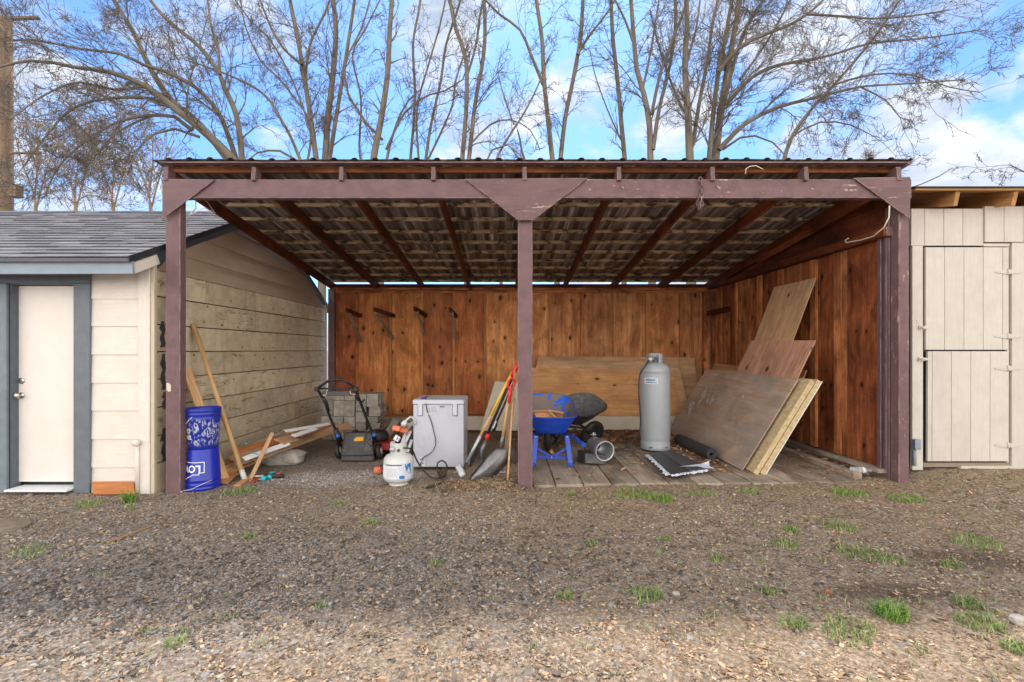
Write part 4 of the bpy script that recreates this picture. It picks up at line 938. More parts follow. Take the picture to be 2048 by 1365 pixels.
# cordless shears
sp = G(535, 958)
sh = thing('grass_shears', 'turquoise and black cordless shears lying by the laths', 'shears', sp)
mb = MB().plank(sp+Vector((-.17, -.0, .03)), sp+Vector((-.03, 0, .035)), .03, .008); mb.build('blade', M_['labelwhite'], sh)
mb = MB().plank(sp+Vector((-.15, -.10, .012)), sp+Vector((0, -.07, .02)), .02, .006); mb.build('blade', M_['greylight'], sh)
mb = MB()
for (dx, dy, r) in ((.0, .10, .038), (.03, 0, .042), (.0, -.08, .030)): mb.lathe([(0, 0), (r, .004), (r, .03), (r*.7, .045), (0, .05)], sp+Vector((dx, dy, .005)), 16)
mb.build('body', M_['teal'], sh)
MB().tube([sp+Vector((-.03, .0, .03)), sp+Vector((.02, .0, .025)), sp+Vector((.08, .0, .035)), sp+Vector((.18, .015, .025))], [.028, .034, .030, .020], 10).build('grip', M_['black'], sh)
MB().plank(sp+Vector((.10, .0, .06)), sp+Vector((.14, .01, .06)), .02, .01).build('switch', M_['redgrip'], sh)
# ---- cinder blocks
def cinder(w_, h_, d_, holes):
    """block whose face (w x h) looks to -Y; holes True: cores open to +X"""
    mb = MB(); t = .03
    if not holes: mb.box((0, d_/2, h_/2), (w_, d_, h_)); return mb
    mb.box((-w_/2+t/2, d_/2, h_/2), (t, d_, h_)) if False else None
    mb.box((0, d_/2, t/2), (w_, d_, t)); mb.box((0, d_/2, h_-t/2), (w_, d_, t))
    for y in (t/2, d_/2, d_-t/2): mb.box((0, y, h_/2), (w_-.002, t, h_-2*t))
    mb.box((-w_/2+.05, d_/2, h_/2), (.01, d_-2*t, h_-2*t))
    return mb
YC = 7.55; S = YC/F
cols = [(644, 666, [880, 856, 832, 800, 788]), (666, 688, [880, 858, 833, 801, 791]), (688, 710, [880, 861, 834, 802, 790]), (711, 732, [880, 862, 845, 824, 805, 789]), (733, 757, [882, 860, 846, 833, 814, 813-25])]
nb_ = 0
pos_c = ['leftmost', 'second', 'middle', 'fourth', 'rightmost']; pos_r = ['bottom', 'second-from-bottom', 'middle', 'fourth', 'top', 'top']
for ci, (x0, x1, ys) in enumerate(cols):
    n = len(ys)-1
    for ri, (yb_, yt_) in enumerate(zip(ys[:-1], ys[1:])):
        w_ = (x1-x0)*S-.006; h_ = (yb_-yt_)*S-.004; dy = random.uniform(-.03, .02)
        m0 = cinder(w_, h_, .38 if ci < 3 else .40, ci == 4)
        c = Vector(((x0+x1)/2*S-VX*S+random.uniform(-.004, .004)+(.03 if ci == 4 and ri % 2 else 0), YC+dy, EYE-(yb_-VY)*S)); k = random.uniform(.72, 1.12); m0.c = [(k, k*random.uniform(.96, 1), k*.95, 1)]*len(m0.c)
        m0.v = [(v[0]+c.x, v[1]+c.y, v[2]+c.z) for v in m0.v]
        nm = {0: 'bottom', n-1: 'top'}.get(ri, ['bottom', 'second', 'third', 'fourth', 'fifth'][ri])
        lab = 'grey concrete block, %s from the ground in the %s column of the stack' % (nm if nm not in ('bottom', 'top') else nm, pos_c[ci]) if nm not in ('bottom', 'top') else 'grey concrete block at the %s of the %s column of the stack' % (nm, pos_c[ci])
        tag(m0.build('concrete_block', M_['concrete'], None, .006), lab, 'block', 'concrete blocks stacked behind the mower')
# ---- lawn mower
mo = thing('lawn_mower', 'red push lawn mower with black folding handle and grey rear flap', 'lawn mower', (-1.97, 6.3, 0))
hp = lambda a, b, y: P(a, b, y)
def rail(pts, r, name, mat, par): return MB().tube(catm(pts), r, 10).build(name, M_[mat], par)
def catm(pts, k=5):
    pts = [Vector(p) for p in pts]; out = []; n = len(pts)
    for i in range(n-1):
        p0 = pts[max(i-1, 0)]; p1 = pts[i]; p2 = pts[i+1]; p3 = pts[min(i+2, n-1)]
        for j in range(k):
            t = j/k; out.append(.5*((2*p1)+(p2-p0)*t+(2*p0-5*p1+4*p2-p3)*t*t+(-p0+3*p1-3*p2+p3)*t**3))
    return out+[pts[-1]]
g0 = gh(-1.9, 6.2)
rail([hp(634, 778, 5.55), hp(645, 770, 5.5), hp(658, 762, 5.47), hp(672, 760, 5.45), hp(686, 760, 5.45), hp(696, 766, 5.47), hp(710, 776, 5.55)], .0155, 'upper_handle', 'blackmetal', mo)
MB().tube([hp(634, 778, 5.54), hp(711, 777, 5.54)], .010, 8).build('control_bail', M_['blackmetal'], mo)
MB().box((hp(633, 779, 5.54)+hp(634, 779, 5.54))/2, (.05, .05, .05)).build('handle_joint', M_['black'], mo, .01)
MB().box(hp(711, 779, 5.54), (.05, .05, .06)).build('handle_joint', M_['black'], mo, .01)
rail([hp(634, 778, 5.55), hp(648, 802, 5.72), hp(660, 835, 5.95), hp(672, 862, 6.10), hp(677, 880, 6.15)], .0165, 'side_rail', 'blackmetal', mo)
rail([hp(711, 779, 5.55), hp(722, 808, 5.75), hp(736, 845, 5.98), hp(747, 872, 6.12)], .0165, 'side_rail', 'blackmetal', mo)
MB().plank(hp(645, 787, 5.62), hp(705, 787, 5.62), .03, .055, (0, 0, 1)).build('control_panel', M_['greyplastic'], mo, .008)
MB().tube([hp(653, 783, 5.55), hp(653, 788, 5.55), hp(651, 791, 5.55), hp(645, 791, 5.55)], .004, 6).build('bail_hook', M_['rope'], mo)
MB().tube([hp(700, 782, 5.55), hp(701, 788, 5.55), hp(706, 789, 5.55), hp(711, 789, 5.55)], .004, 6).build('bail_hook', M_['rope'], mo)
MB().tube([hp(645, 795, 5.66), hp(652, 805, 5.7), hp(657, 822, 5.82)], [.022, .020, .018], 8).build('cable_sleeve', M_['black'], mo)
MB().tube([hp(712, 788, 5.6), hp(717, 800, 5.7)], [.028, .022], 8).tube([hp(722, 806, 5.75), hp(729, 800, 5.72)], .012, 6).build('throttle_lever', M_['black'], mo)
MB().tube([hp(671, 858, 6.06), hp(680, 884, 6.15)], [.035, .045], 10, flat=.6).build('lower_bracket', M_['black'], mo)
MB().tube([hp(748, 862, 6.08), hp(748, 885, 6.18)], [.028, .035], 10, flat=.6).build('lower_bracket', M_['black'], mo)
for p in (hp(676, 872, 6.03), hp(749, 870, 6.03)):
    MB().lathe([(0, 0), (.026, 0), (.024, .02), (.012, .035), (0, .036)], p, 10, Matrix.Rotation(R(90), 3, 'X')).build('knob', M_['blueknob'], mo)
a, b, c, d = hp(683, 913, 6.02), hp(748, 911, 6.02), hp(743, 867, 6.22), hp(692, 868, 6.22)
fl = MB().quad(a, b, c, d, .03).build('rear_flap', M_['greyplastic'], mo, .006)
n_ = (b-a).cross(d-a).normalized()*-.012
off_ = -(b-a).cross(d-a).normalized()
q = lambda u, v: a+(b-a)*u+(d-a)*v+(b-a).cross(d-a).normalized()*.034
MB().quad(q(.06, .22), q(.20, .22), q(.30, .93), q(.18, .93), .006).build('flap_panel', M_['greyplastic'], fl)
MB().prism([q(.05, .12), q(.16, .12), q(.24, .32), q(.66, .32), q(.66, .95), q(.14, .95)], (0, -.006, 0), (1.3, 1.3, 1.3)).build('flap_panel', M_['greyplastic'], fl)
MB().prism([q(.70, .10), q(.93, .18), q(.88, .9), q(.72, .9)], (0, -.006, 0), (1.2, 1.2, 1.2)).build('flap_panel', M_['greyplastic'], fl)
MB().prism([Vector(v)+Vector((0, -.012, 0)) for v in (q(.34, .60), q(.62, .61), q(.62, .78), q(.40, .79), q(.33, .70))], (0, -.002, 0)).build('warning_sticker', M_['yellow'], fl)
MB().box((hp(716, 917, 6.04)), (.425, .05, .075)).build('trailing_shield', M_['greyplastic'], mo, .015)
mb = MB(); 
for k in range(13): mb.box(hp(693+k*4, 866, 6.2), (.014, .03, .012))
mb.build('hinge_rib', M_['black'], mo)
dk_ = MB(); ct = Vector((hp(728, 890, 6.45)))
dk_.lathe([(.0, .02), (.27, .0), (.28, .03), (.27, .10), (.20, .135), (0, .14)], Vector((-1.88, 6.52, g0+.06)), 26); dk_.plank(Vector((-1.62, 6.22, g0+.16)), Vector((-1.56, 6.85, g0+.16)), .12, .10); dk_.build('deck', M_['red'], mo, .01)
for (p, r) in ((hp(759, 901, 6.2), .105), (hp(678, 906, 6.25), .105), (Vector((-1.55, 6.85, g0+.09)), .09)):
    c = Vector((p.x, p.y, g0+r)); w_ = MB().lathe([(r*.55, -.028), (r*.93, -.03), (r, -.02), (r, .02), (r*.93, .03), (r*.55, .028)], c, 24, Matrix.Rotation(R(78), 3, 'Y')).build('wheel', M_['black'], mo)
    MB().lathe([(0, -.02), (r*.56, -.024), (r*.56, .026), (r*.2, .035), (0, .035)], c, 18, Matrix.Rotation(R(78), 3, 'Y')).build('rim', M_['greylight'], w_)
e = MB().lathe([(0, 0), (.15, 0), (.155, .05), (.13, .12), (.06, .14), (0, .14)], Vector((-1.80, 6.50, g0+.20)), 20); e.box(Vector((-1.98, 6.42, g0+.27)), (.30, .14, .10)); e.box(Vector((-2.08, 6.40, g0+.31)), (.06, .10, .08)); e.build('engine', M_['black'], mo, .012)
MB().tube(catm([hp(741, 877, 6.1), hp(735, 885, 6.0), hp(748, 895, 6.05), hp(750, 880, 6.1)]), .004, 5).build('cable', M_['black'], mo)
# bricks / dark timber behind mower
tag(MB().plank(P(770, 880, 6.9), P(792, 842, 7.4), .12, .05, (0, -1, .4)).build('board', M_['oldwood'], None, .004), 'old grey-brown board leaning between the mower and the white freezer', 'board')
tag(MB().plank(P(757, 862, 7.5), P(777, 840, 8.1), .14, .05, (0, -.6, 1)).build('board', M_['oldwood'], None, .004), 'dark rotten board lying behind the mower engine', 'board')
# ---- white freezer
fz = thing('chest_freezer', 'small white chest freezer turned with its hinged back to the yard', 'freezer', P(876, 940, 5.58))
x0, x1 = fx(826.5, 5.58), fx(927.5, 5.58); zb = EYE-(939-700)*5.58/F; zt2 = EYE-(809.5-700)*5.58/F; ztop = EYE-(801-700)*5.58/F
body = MB().box(((x0+x1)/2, 5.58+.27, (zb+zt2)/2+.012), (x1-x0, .54, zt2-zb-.024)).build('body', M_['freezer'], fz, .008)
lid = MB().box(((x0+x1)/2, 5.58+.265, (ztop+zt2)/2+.003), (x1-x0+.010, .565, ztop-zt2), col=(1.05, 1.05, 1.05)).build('lid', M_['freezer'], fz, .008)
MB().box(((x0+x1)/2, 5.58+.265, ztop+.0045), (x1-x0-.01, .545, .004)).build('lid_top', M_['freezertop'], lid, .001)
for px in (840.5, 910):
    h_ = MB().box((fx(px, 5.575), 5.573, (zz(812, 5.575)+zz(831, 5.575))/2), (.052, .018, .115), col=(1.1, 1.1, 1.1)).build('hinge_cover', M_['freezer'], fz, .003)
    MB().box((fx(px, 5.575), 5.577, (zz(812, 5.575)+zz(831, 5.575))/2-.002), (.062, .014, .124)).build('hinge_gap', M_['darkprint'], h_)
    MB().box((fx(px, 5.575), 5.570, zt2-.002), (.05, .02, .03), col=(1.1, 1.1, 1.1)).build('hinge_plate', M_['freezer'], h_, .003)
def lab(px0, py0, px1, py1, Y, name, mat, par, off=.003):
    a_, b_ = P(px0, py1, Y), P(px1, py0, Y); return MB().box(((a_.x+b_.x)/2, Y-off, (a_.z+b_.z)/2), (b_.x-a_.x, .002, b_.z-a_.z)).build(name, M_[mat], par)
L1 = lab(855.5, 812, 876, 825, 5.578, 'paper_label', 'label', body)
lab(858, 826, 864.5, 832, 5.578, 'barcode_label', 'rope', body); lab(880, 812.5, 889, 815, 5.578, 'name_plate', 'darkprint', body); L2 = lab(839, 915, 850, 934, 5.578, 'outlet_label', 'labelwhite', body)
mb = MB()
for r_ in range(5):
    for c_ in range(3): mb.box(P(858+c_*6.5, 814.5+r_*2.3, 5.5715), (.030, .001, .0022+.002*(r_ % 2)))
mb.build('label_print', M_['darkprint'], L1)
mb = MB().lathe([(0, 0), (.009, 0), (.009, .004), (0, .004)], P(841.5, 918.5, 5.574), 12, Matrix.Rotation(R(90), 3, 'X')).lathe([(0, 0), (.010, 0), (.010, .006), (0, .006)], P(841.5, 929, 5.574), 12, Matrix.Rotation(R(90), 3, 'X'))
for py in (916, 918, 920): mb.box(P(846.5, py, 5.5725), (.028, .002, .004))
mb.box(P(845.5, 927, 5.5725), (.012, .002, .02)); mb.build('outlet_print', M_['darkprint'], L2)
MB().box(P(844, 933, 5.572), (.05, .002, .005)).build('outlet_stripe', M_['orange'], L2)
MB().tube(catm([P(851, 798, 5.62), P(851.5, 803, 5.572), P(852.5, 812, 5.567), P(855, 825, 5.565), P(862, 842, 5.565), P(868, 865, 5.56), P(871.5, 882, 5.555), P(869, 897, 5.55), P(860, 908, 5.55), P(848, 915, 5.555), P(842, 926, 5.56), P(838.5, 932, 5.565)], 6), .0052, 7).build('power_cord', M_['black'], fz)
MB().box(P(855.5, 828.5, 5.562), (.012, .006, .018)).build('cord_tag', M_['white'], fz)
pl_ = MB().lathe([(0, 0), (.028, 0), (.03, .012), (.02, .022), (0, .024)], Vector((fx(847, 5.68), 5.68, ztop+.008)), 16); pl_.tube([Vector((fx(847, 5.68), 5.68, ztop+.02)), Vector((fx(856, 5.85), 5.85, ztop+.02))], .006, 6)
plm = plain('purple_plastic', (.10, .03, .30), rough=.4); tag(pl_.build('plug', plm), 'purple plug lying on the grey freezer lid', 'plug')
# cord of pump and round burner in front of freezer
tc = Vector((fx(797, 5.0), 5.0, 0)); tc.z = gh(tc.x, tc.y)
tk = thing('propane_cylinder', 'squat white propane cylinder with paper label and collar, left of the freezer', 'gas cylinder', tc)
pr = [(.095, 0), (.10, .0), (.10, .012), (.085, .03), (.125, .04), (.150, .065), (.158, .10), (.158, .245), (.150, .285), (.125, .312), (.085, .330), (0, .338)]
bd = MB().lathe(pr, tc, 40).build('tank_body', M_['tankwhite'], tk)
for k in range(3):
    a_ = -.9+k*.9
cl = MB(); n = 34; vs = []
prof = [(.083, .322), (.086, .36), (.088, .445), (.084, .448), (.082, .36), (.079, .322)]
ang = [(-5.35+(2*math.pi-1.1)*i/n) for i in range(n+1)]
for a_ in ang:
    for (r, z) in prof: vs.append(tc+Vector((r*math.sin(a_+2.9), -r*math.cos(a_+2.9), z)))
K = len(prof); cl.add(vs, [(i*K+j, i*K+(j+1) % K, (i+1)*K+(j+1) % K, (i+1)*K+j) for i in range(n) for j in range(K)]+[tuple(range(K)), tuple(n*K+j for j in range(K))[::-1]], smooth=False)
cl.build('collar', M_['tankwhite'], tk)
MB().lathe([(.02, 0), (.02, .05), (.012, .055), (.012, .08), (0, .08)], tc+Vector((0, 0, .335)), 14).tube([tc+Vector((0, 0, .385)), tc+Vector((-.03, -.085, .385))], .012, 8).build('valve', M_['galv'], tk)
MB().lathe([(0, 0), (.033, 0), (.028, .014), (0, .016)], tc+Vector((-.045, -.086, .385)), 8, Matrix.Rotation(R(90), 3, 'X')).build('valve_wheel', M_['galv'], tk)
MB().tube([tc+Vector((.02, -.05, .375)), tc+Vector((.02, -.096, .375))], .017, 8).build('valve_port', M_['rust'], tk); MB().tube([tc+Vector((.072, -.05, .395)), tc+Vector((.076, -.060, .395))], .014, 10).build('collar_hole', M_['darkprint'], tk)
def wrap(name, a0, a1, z0, z1, mat, par, rr=.1595, poly=None, o=None):
    o = o if o is not None else tc; mb = MB(); n = 14
    if poly is None: mb.grid(lambda u, v: o+Vector((rr*math.sin(a0+(a1-a0)*u), -rr*math.cos(a0+(a1-a0)*u), z0+(z1-z0)*v)), n, 1)
    else: mb.add([o+Vector((rr*math.sin(a), -rr*math.cos(a), z)) for a, z in poly], [tuple(range(len(poly)))])
    return mb.build(name, M_[mat], par)
wl = wrap('label_sheet', -1.45, 1.15, .085, .245, 'label', bd, .1592)
wrap('label_panel', -.65, .22, .10, .222, 'labelwhite', wl, .1598); wrap('label_panel', -1.1, -.70, .10, .225, 'labelwhite', wl, .1598)
wrap('label_stripe', -.65, .45, .228, .240, 'darkprint', wl, .1598); wrap('label_stripe', -1.3, -.70, .232, .238, 'orange', wl, .1598)
wrap('label_corner', 0, 0, 0, 0, 'labelblue', wl, .1601, [(.62, .238), (.75, .165), (.95, .135), (1.12, .135), (1.12, .240), (.9, .242)])
mb = MB(); rr_ = random.Random(3)
for k in range(11):
    z = .205-.0095*k; a_ = -.6
    while a_ < .12:
        l_ = rr_.uniform(.04, .13); mb.add([tc+Vector((.1602*math.sin(a), -.1602*math.cos(a), z+dz)) for a, dz in ((a_, 0), (a_+l_, 0), (a_+l_, .003), (a_, .003))], [(0, 1, 2, 3)]); a_ += l_+.03
mb.build('label_print', M_['darkprint'], wl)
wrap('label_box', .28, .62, .092, .125, 'labelblue', wl, .1600)
hose = MB().tube(catm([tc+Vector((.078, -.055, .395)), P(824, 900, 5.05), P(834, 922, 5.1), P(848, 942, 5.1), P(864, 956, 5.1), P(882, 956, 5.12), P(893, 945, 5.15), P(893, 930, 5.2), P(885, 922, 5.2), P(876, 926, 5.2), P(874, 938, 5.18), P(880, 955, 5.1), P(892, 966, 5.05)], 7), .0085, 8).build('gas_hose', M_['black']); tag(hose, 'black gas hose curling from the white cylinder across the ground', 'hose')
gb = G(887, 955); rg_ = MB().lathe([(0, 0), (.045, .005), (.05, .02), (.046, .035), (.02, .04), (0, .03)], gb+Vector((0, 0, .045)), 20, rotto((-.5, -1, .25))).build('regulator', M_['rust']); tag(rg_, 'rusty round disc inside the hose loop before the freezer', 'disc')
tag(MB().tube([G(853, 975, .02), G(872, 971, .02), G(888, 966, .02)], .014, 6).build('pipe_end', M_['black']), 'short black tube lying on the ground before the freezer', 'tube')
# ---- string trimmers leaning by the freezer
def trimmer(lab_, head, foot, yb_, batt):
    t = thing('string_trimmer', lab_, 'trimmer', foot, 'cordless garden tools by the freezer')
    MB().tube([head, foot], .017, 8).build('shaft', M_['galv'], t)
    d = (foot-head).normalized()
    MB().tube([head-d*.10, head, head+d*.12], [.03, .045, .028], 10, flat=.8).build('motor_housing', M_['greylight'], t)
    MB().tube(catm([head-d*.04+Vector((.02, -.03, .03)), head+Vector((.09, -.02, .09)), head+Vector((.13, 0, .01)), head+d*.1+Vector((.03, 0, 0))]), .012, 8).build('handle', M_['greylight'], t)
    MB().lathe([(0, 0), (.02, 0), (.017, .01), (0, .011)], head+Vector((0, -.045, .005)), 12, Matrix.Rotation(R(90), 3, 'X')).build('badge', M_['yellow'], t)
    bb = MB().box(batt, (.095, .06, .06), Matrix.Rotation(R(12), 3, 'Y')).build('battery', M_['orange'], t, .012)
    return t
trimmer('trimmer with white-grey housing and orange battery behind the white cylinder', P(808, 849, 5.55), G(790, 905)+Vector((0, .5, 0)), 5.5, P(793, 857, 5.45))
trimmer('second trimmer whose grey housing touches the freezer side', P(817, 856, 5.75), G(812, 915)+Vector((-.1, .4, 0)), 5.6, P(809, 861, 5.6))
t3 = thing('leaf_blower', 'garden tool with orange battery lying on the ground left of the white cylinder', 'blower', G(757, 945))
g3 = G(757, 949); MB().box(g3+Vector((0, 0, .05)), (.085, .09, .075), Matrix.Rotation(R(-8), 3, 'Z')).build('battery', M_['orange'], t3, .012)
MB().lathe([(.012, 0), (.024, .0), (.026, .004), (.012, .005)], g3+Vector((0, -.046, .05)), 16, Matrix.Rotation(R(90), 3, 'X')).build('battery_ring', M_['orange'], t3)
MB().tube([g3+Vector((.02, .02, .07)), g3+Vector((.10, .06, .11)), g3+Vector((.22, .12, .10))], [.028, .035, .04], 10).build('body', M_['blackmetal'], t3)
mb = MB()
for (a_, b_, y) in (((806, 895), (822, 862), 5.62), ((797, 905), (812, 866), 5.68), ((815, 905), (824, 880), 5.60)):
    tag(MB().plank(P(*a_, y), P(*b_, y+.08), .035, .02, (0, -1, 0)).build('metal_strip', M_['galv'], None, .002), {806: 'grey metal strip leaning on the freezer, topmost of three', 797: 'grey metal strip behind the cylinder collar, leftmost of three', 815: 'short grey metal strip lowest against the freezer'}[a_[0]], 'strip', 'grey metal strips beside the freezer')
tag(MB().plank(P(791, 882, 5.3), P(797, 873, 5.32), .06, .05, (0, -1, .2)).build('paper_bag', M_['labelwhite'], None, .003), 'white packet with blue print behind the white cylinder collar', 'packet')
MB().prism([P(791, 880, 5.25), P(796, 879, 5.25), P(797, 872, 5.27)], (0, -.002, 0)).build('blue_print', M_['labelblue'], bpy.data.objects['paper_bag'])
# ---- long tools leaning on the middle post
dh = MB()
def dgrip(c, d, side, L, w_, r, par, mat='redgrip'):
    d = Vector(d).normalized(); s_ = Vector(side).normalized(); c = Vector(c)
    pts = [c-d*L*.5, c-d*L*.15+s_*w_*.9, c+d*L*.25+s_*w_, c+d*L*.5+s_*w_*.55, c+d*L*.56, c+d*L*.5-s_*w_*.55, c+d*L*.25-s_*w_, c-d*L*.15-s_*w_*.9, c-d*L*.5]
    MB().tube(catm(pts), r, 8).tube([c-d*(L*.5+.13), c-d*L*.35], [r*1.35, r*1.6], 10).build('grip', M_[mat], par)
# sledge hammer
sl = thing('sledgehammer', 'sledgehammer with worn yellow handle, head down by the freezer corner', 'hammer', G(922, 958), 'tools leaning on the middle post')
s0, s1 = P(934, 925, 5.02), P(1025, 745, 4.98)
MB().tube([s0, s0.lerp(s1, .30)], .0185, 10).build('taped_shaft', M_['galv'], sl)
MB().tube([s0.lerp(s1, .30), s0.lerp(s1, .52)], .0165, 10).build('bare_shaft', M_['newwood'], sl); MB().tube([s0.lerp(s1, .52), s1], .0165, 10).build('yellow_shaft', M_['yellowpaint'], sl)
MB().plank(P(917, 932, 5.0), P(928, 955, 4.92), .075, .07, (1, 0, .4)).build('hammer_head', M_['galv'], sl, .010)
# shovel blade behind
s2 = thing('shovel', 'dark steel shovel with black shaft standing behind the sledgehammer', 'shovel', G(945, 945), 'tools leaning on the middle post')
MB().tube([P(953, 892, 5.3), P(985, 820, 5.3), P(1030, 742, 5.15)], .015, 8).build('shaft', M_['black'], s2)
A, B = P(953, 890, 5.3), P(941, 935, 5.15)
def blade(A, B, wd, side, bulge, up, curv=1.6, nu=10, nv=8, neck=.25):
    side = Vector(side).normalized(); up = Vector(up).normalized()
    def f(u, v):
        wv = wd*(neck+(1-neck)*min(1, (u/.18)))*(1 if u < .65 else math.sqrt(max(0, 1-((u-.65)/.35)**2))*.85+.15)
        t = 2*v-1
        return A.lerp(B, u)+side*t*wv/2-up*bulge*(1-t*t)*(math.sin(min(1, u*1.2)*math.pi*.8)+.2)
    return f
MB().grid(blade(A, B, .20, (.25, 1, 0), .03, (1, -.2, -.2)), 10, 8, t=.003).build('blade', M_['steel'], s2)
# black spade with red collar + D-grip
s3 = thing('spade', 'black-shafted spade with a red collar and long red grip', 'spade', G(955, 955), 'tools leaning on the middle post')
MB().tube([P(975, 868, 5.1), P(1024, 756, 4.98)], .0155, 10).build('shaft', M_['black'], s3)
MB().tube([P(973, 879, 5.1), P(976, 868, 5.1)], .022, 10).build('collar', M_['redgrip'], s3)
MB().tube([P(973, 879, 5.1), P(964, 900, 5.08), P(963, 912, 5.08), P(967, 922, 5.08)], [.020, .023, .017, .012], 10).build('socket', M_['steel'], s3)
MB().tube([P(1023, 752, 4.98), P(1030, 742, 4.96), P(1040, 722, 4.95)], [.020, .023, .016], 10).build('grip', M_['redgrip'], s3)
MB().grid(blade(P(967, 920, 5.08), P(938, 953, 4.95), .22, (.5, 1, .4), .03, (-.6, -.2, .5)), 10, 8, t=.004).build('blade', M_['steel'], s3)
MB().tube([P(988, 858, 5.12), P(996, 838, 5.1), P(1030, 762, 5.0)], .012, 8).tube([P(987, 862, 5.12), P(992, 848, 5.12)], .020, 8).build('pole', M_['black']); tag(bpy.data.objects['pole'], 'thin black pole leaning between the two shovels', 'pole')
MB().box(P(989, 850, 5.09), (.012, .01, .09), Matrix.Rotation(R(25), 3, 'Y')).build('sticker', M_['labelwhite'], bpy.data.objects['pole'])
# snow scoop
s4 = thing('snow_scoop', 'wide grey scoop shovel with wooden shaft and bright red loop grip', 'shovel', G(975, 962), 'tools leaning on the middle post')
MB().tube([P(1006, 872, 4.93), P(1018, 795, 4.90)], [.0185, .0175], 12).build('shaft', M_['newwood'], s4)
MB().tube([P(1001, 898, 4.95), P(1003, 886, 4.94), P(1007, 870, 4.93)], [.013, .020, .021], 10).build('socket', M_['steel'], s4)
dgrip(P(1022, 770, 4.88), P(1022, 760, 4.88)-P(1018, 795, 4.88), (1, .35, 0), .115, .036, .0115, s4)
NE = P(1001, 895, 4.97); TI = P(951, 961, 4.80)
def scoop(u, v):
    t = 2*v-1; c = NE.lerp(TI, u); ax = (TI-NE).normalized(); sd_ = Vector((.72, .62, -.05)).normalized(); nr = ax.cross(sd_).normalized()
    if nr.z > 0: nr = -nr
    wv = .36*(.35+.65*min(1, u/.22)**.6)*(1-.25*max(0, (u-.75)/.25)**2)
    rib = .004*math.cos(t*9)
    return c+sd_*(t*.5+.28)*wv+nr*((1-t*t)*.085*(math.sin(min(1, .25+u*.8)*math.pi)**.6)+rib)
MB().grid(scoop, 16, 18, t=.004).build('scoop_blade', M_['steel'], s4)
# plywood strips leaning edge-on
tag(MB().quad(G(1016, 977), G(1016, 977)+Vector((-.02, .40, 0)), P(1030, 742, 5.3), P(1031, 742, 4.93), -.018).build('plywood_strip', M_['plytan'], None, .001), 'tall narrow plywood strip leaning edge-on against the middle post', 'plywood')
tag(MB().plank(G(1010, 930)+Vector((0, .1, 0)), P(1026, 790, 5.5), .20, .012, (1, .25, 0)).build('plywood_strip', M_['plygrey'], None, .001), 'greyish plywood strip behind the red-gripped scoop', 'plywood')
tag(MB().prism([P(960, 862, 7.0), P(990, 763, 7.9), P(1060, 768, 7.9), P(1060, 862, 7.0)], (0, .012, 0)).build('cardboard_sheet', M_['beigeboard']), 'pale cardboard sheet leaning upright behind the shovels', 'cardboard')
tag(MB().grid(lambda u, v: G(1003, 948)+Vector((-.04+.09*u, .06*v, .012+.012*math.sin(u*7+v*4)*math.sin(v*5))), 8, 6).build('paper_scrap', M_['wrap']), 'crumpled pale scrap on the soil right of the scoop', 'scrap')
gg = G(915, 962); tag(MB().tube([gg+Vector((-.09, .05, .012)), gg+Vector((-.02, -.01, .012))], [.016, .014], 8).tube([gg+Vector((-.02, -.01, .012)), gg+Vector((.01, -.03, .012))], [.008, .008], 8).build('glass_vial', M_['clear']), 'small clear bottle lying left of the hammer head', 'bottle')
# ---- orange mat, cement slab, left yard bits
tag(MB().quad(G(184, 992, .004)+Vector((0, .02, 0)), G(268, 990, .004)+Vector((0, .02, 0)), P(268, 964, 4.77), P(184, 965, 4.77), .014).build('rubber_mat', M_['orangemat'], None, .001), 'orange-brown board strip leaning at the foot of the cream siding', 'board')
sl_ = MB(); c = G(5, 1060); sl_.lathe([(0, -.02), (.21, -.02), (.225, .002), (.21, .010), (0, .012)], c+Vector((-.10, .02, .0)), 26, None, (.7, .62, .55)); tag(sl_.build('stepping_stone', M_['concrete']), 'flat round grey stepping stone sunk in the dirt at the left edge', 'paving stone')
c0, c1 = G(215, 1083, .012), G(300, 1052, .012)
tag(MB().plank(c0-Vector((0,0,.008)), c1-Vector((0,0,.008)), .028, .010, (0, 0, 1), (.75, .7, .65)).build('stick', M_['newwood']), 'flat pale stick lying on the dirt before the cream shed', 'stick')
# ================================================================ CLUTTER, RIGHT HALF
dz_ = lambda x: .045+.6*gh(x, 4.9)+.003
# beige board on edge + sheets leaning against the back wall
tag(MB().plank((-.98, 8.02, EYE-(847-700)*8.0/F), (3.25, 8.05, EYE-(847.5-700)*8.0/F), .035, 28*8/F, (0, -.12, 1)).build('trim_board', M_['beigeboard'], None, .003), 'long beige board standing on edge along the rear of the carport', 'board')
def lean(px, labels, mat, t=.012, name='plywood_sheet', group='plywood sheets leaning on the back wall', col=(1, 1, 1)):
    pts = [P(a, b, y) for a, b, y in px]; tag(MB().quad(*pts, t, col).build(name, M_[mat], None, .001), labels, 'plywood', group)
lean([(1000, 862, 8.12), (1372, 862, 8.12), (1345, 741, 8.80), (1030, 736, 8.80)], 'front plywood sheet on the back wall, orange-brown, behind the wheelbarrow', 'ply', .014)
lean([(1040, 850, 8.3), (1405, 850, 8.3), (1388, 716, 8.98), (1078, 713, 8.98)], 'largest tan plywood sheet at the back, its top edge highest behind the tall tank', 'plytan', .010, col=(.92, .88, .82))
lean([(1060, 850, 8.22), (1385, 850, 8.22), (1355, 722, 8.90), (1086, 722, 8.90)], 'tan plywood sheet between the highest and the front sheet', 'plytan', .010)
lean([(1350, 850, 8.35), (1412, 850, 8.35), (1402, 738, 9.0), (1350, 738, 9.0)], 'narrow tan plywood sheet at the right end of the back wall sheets', 'plytan', .010, col=(.8, .75, .7))
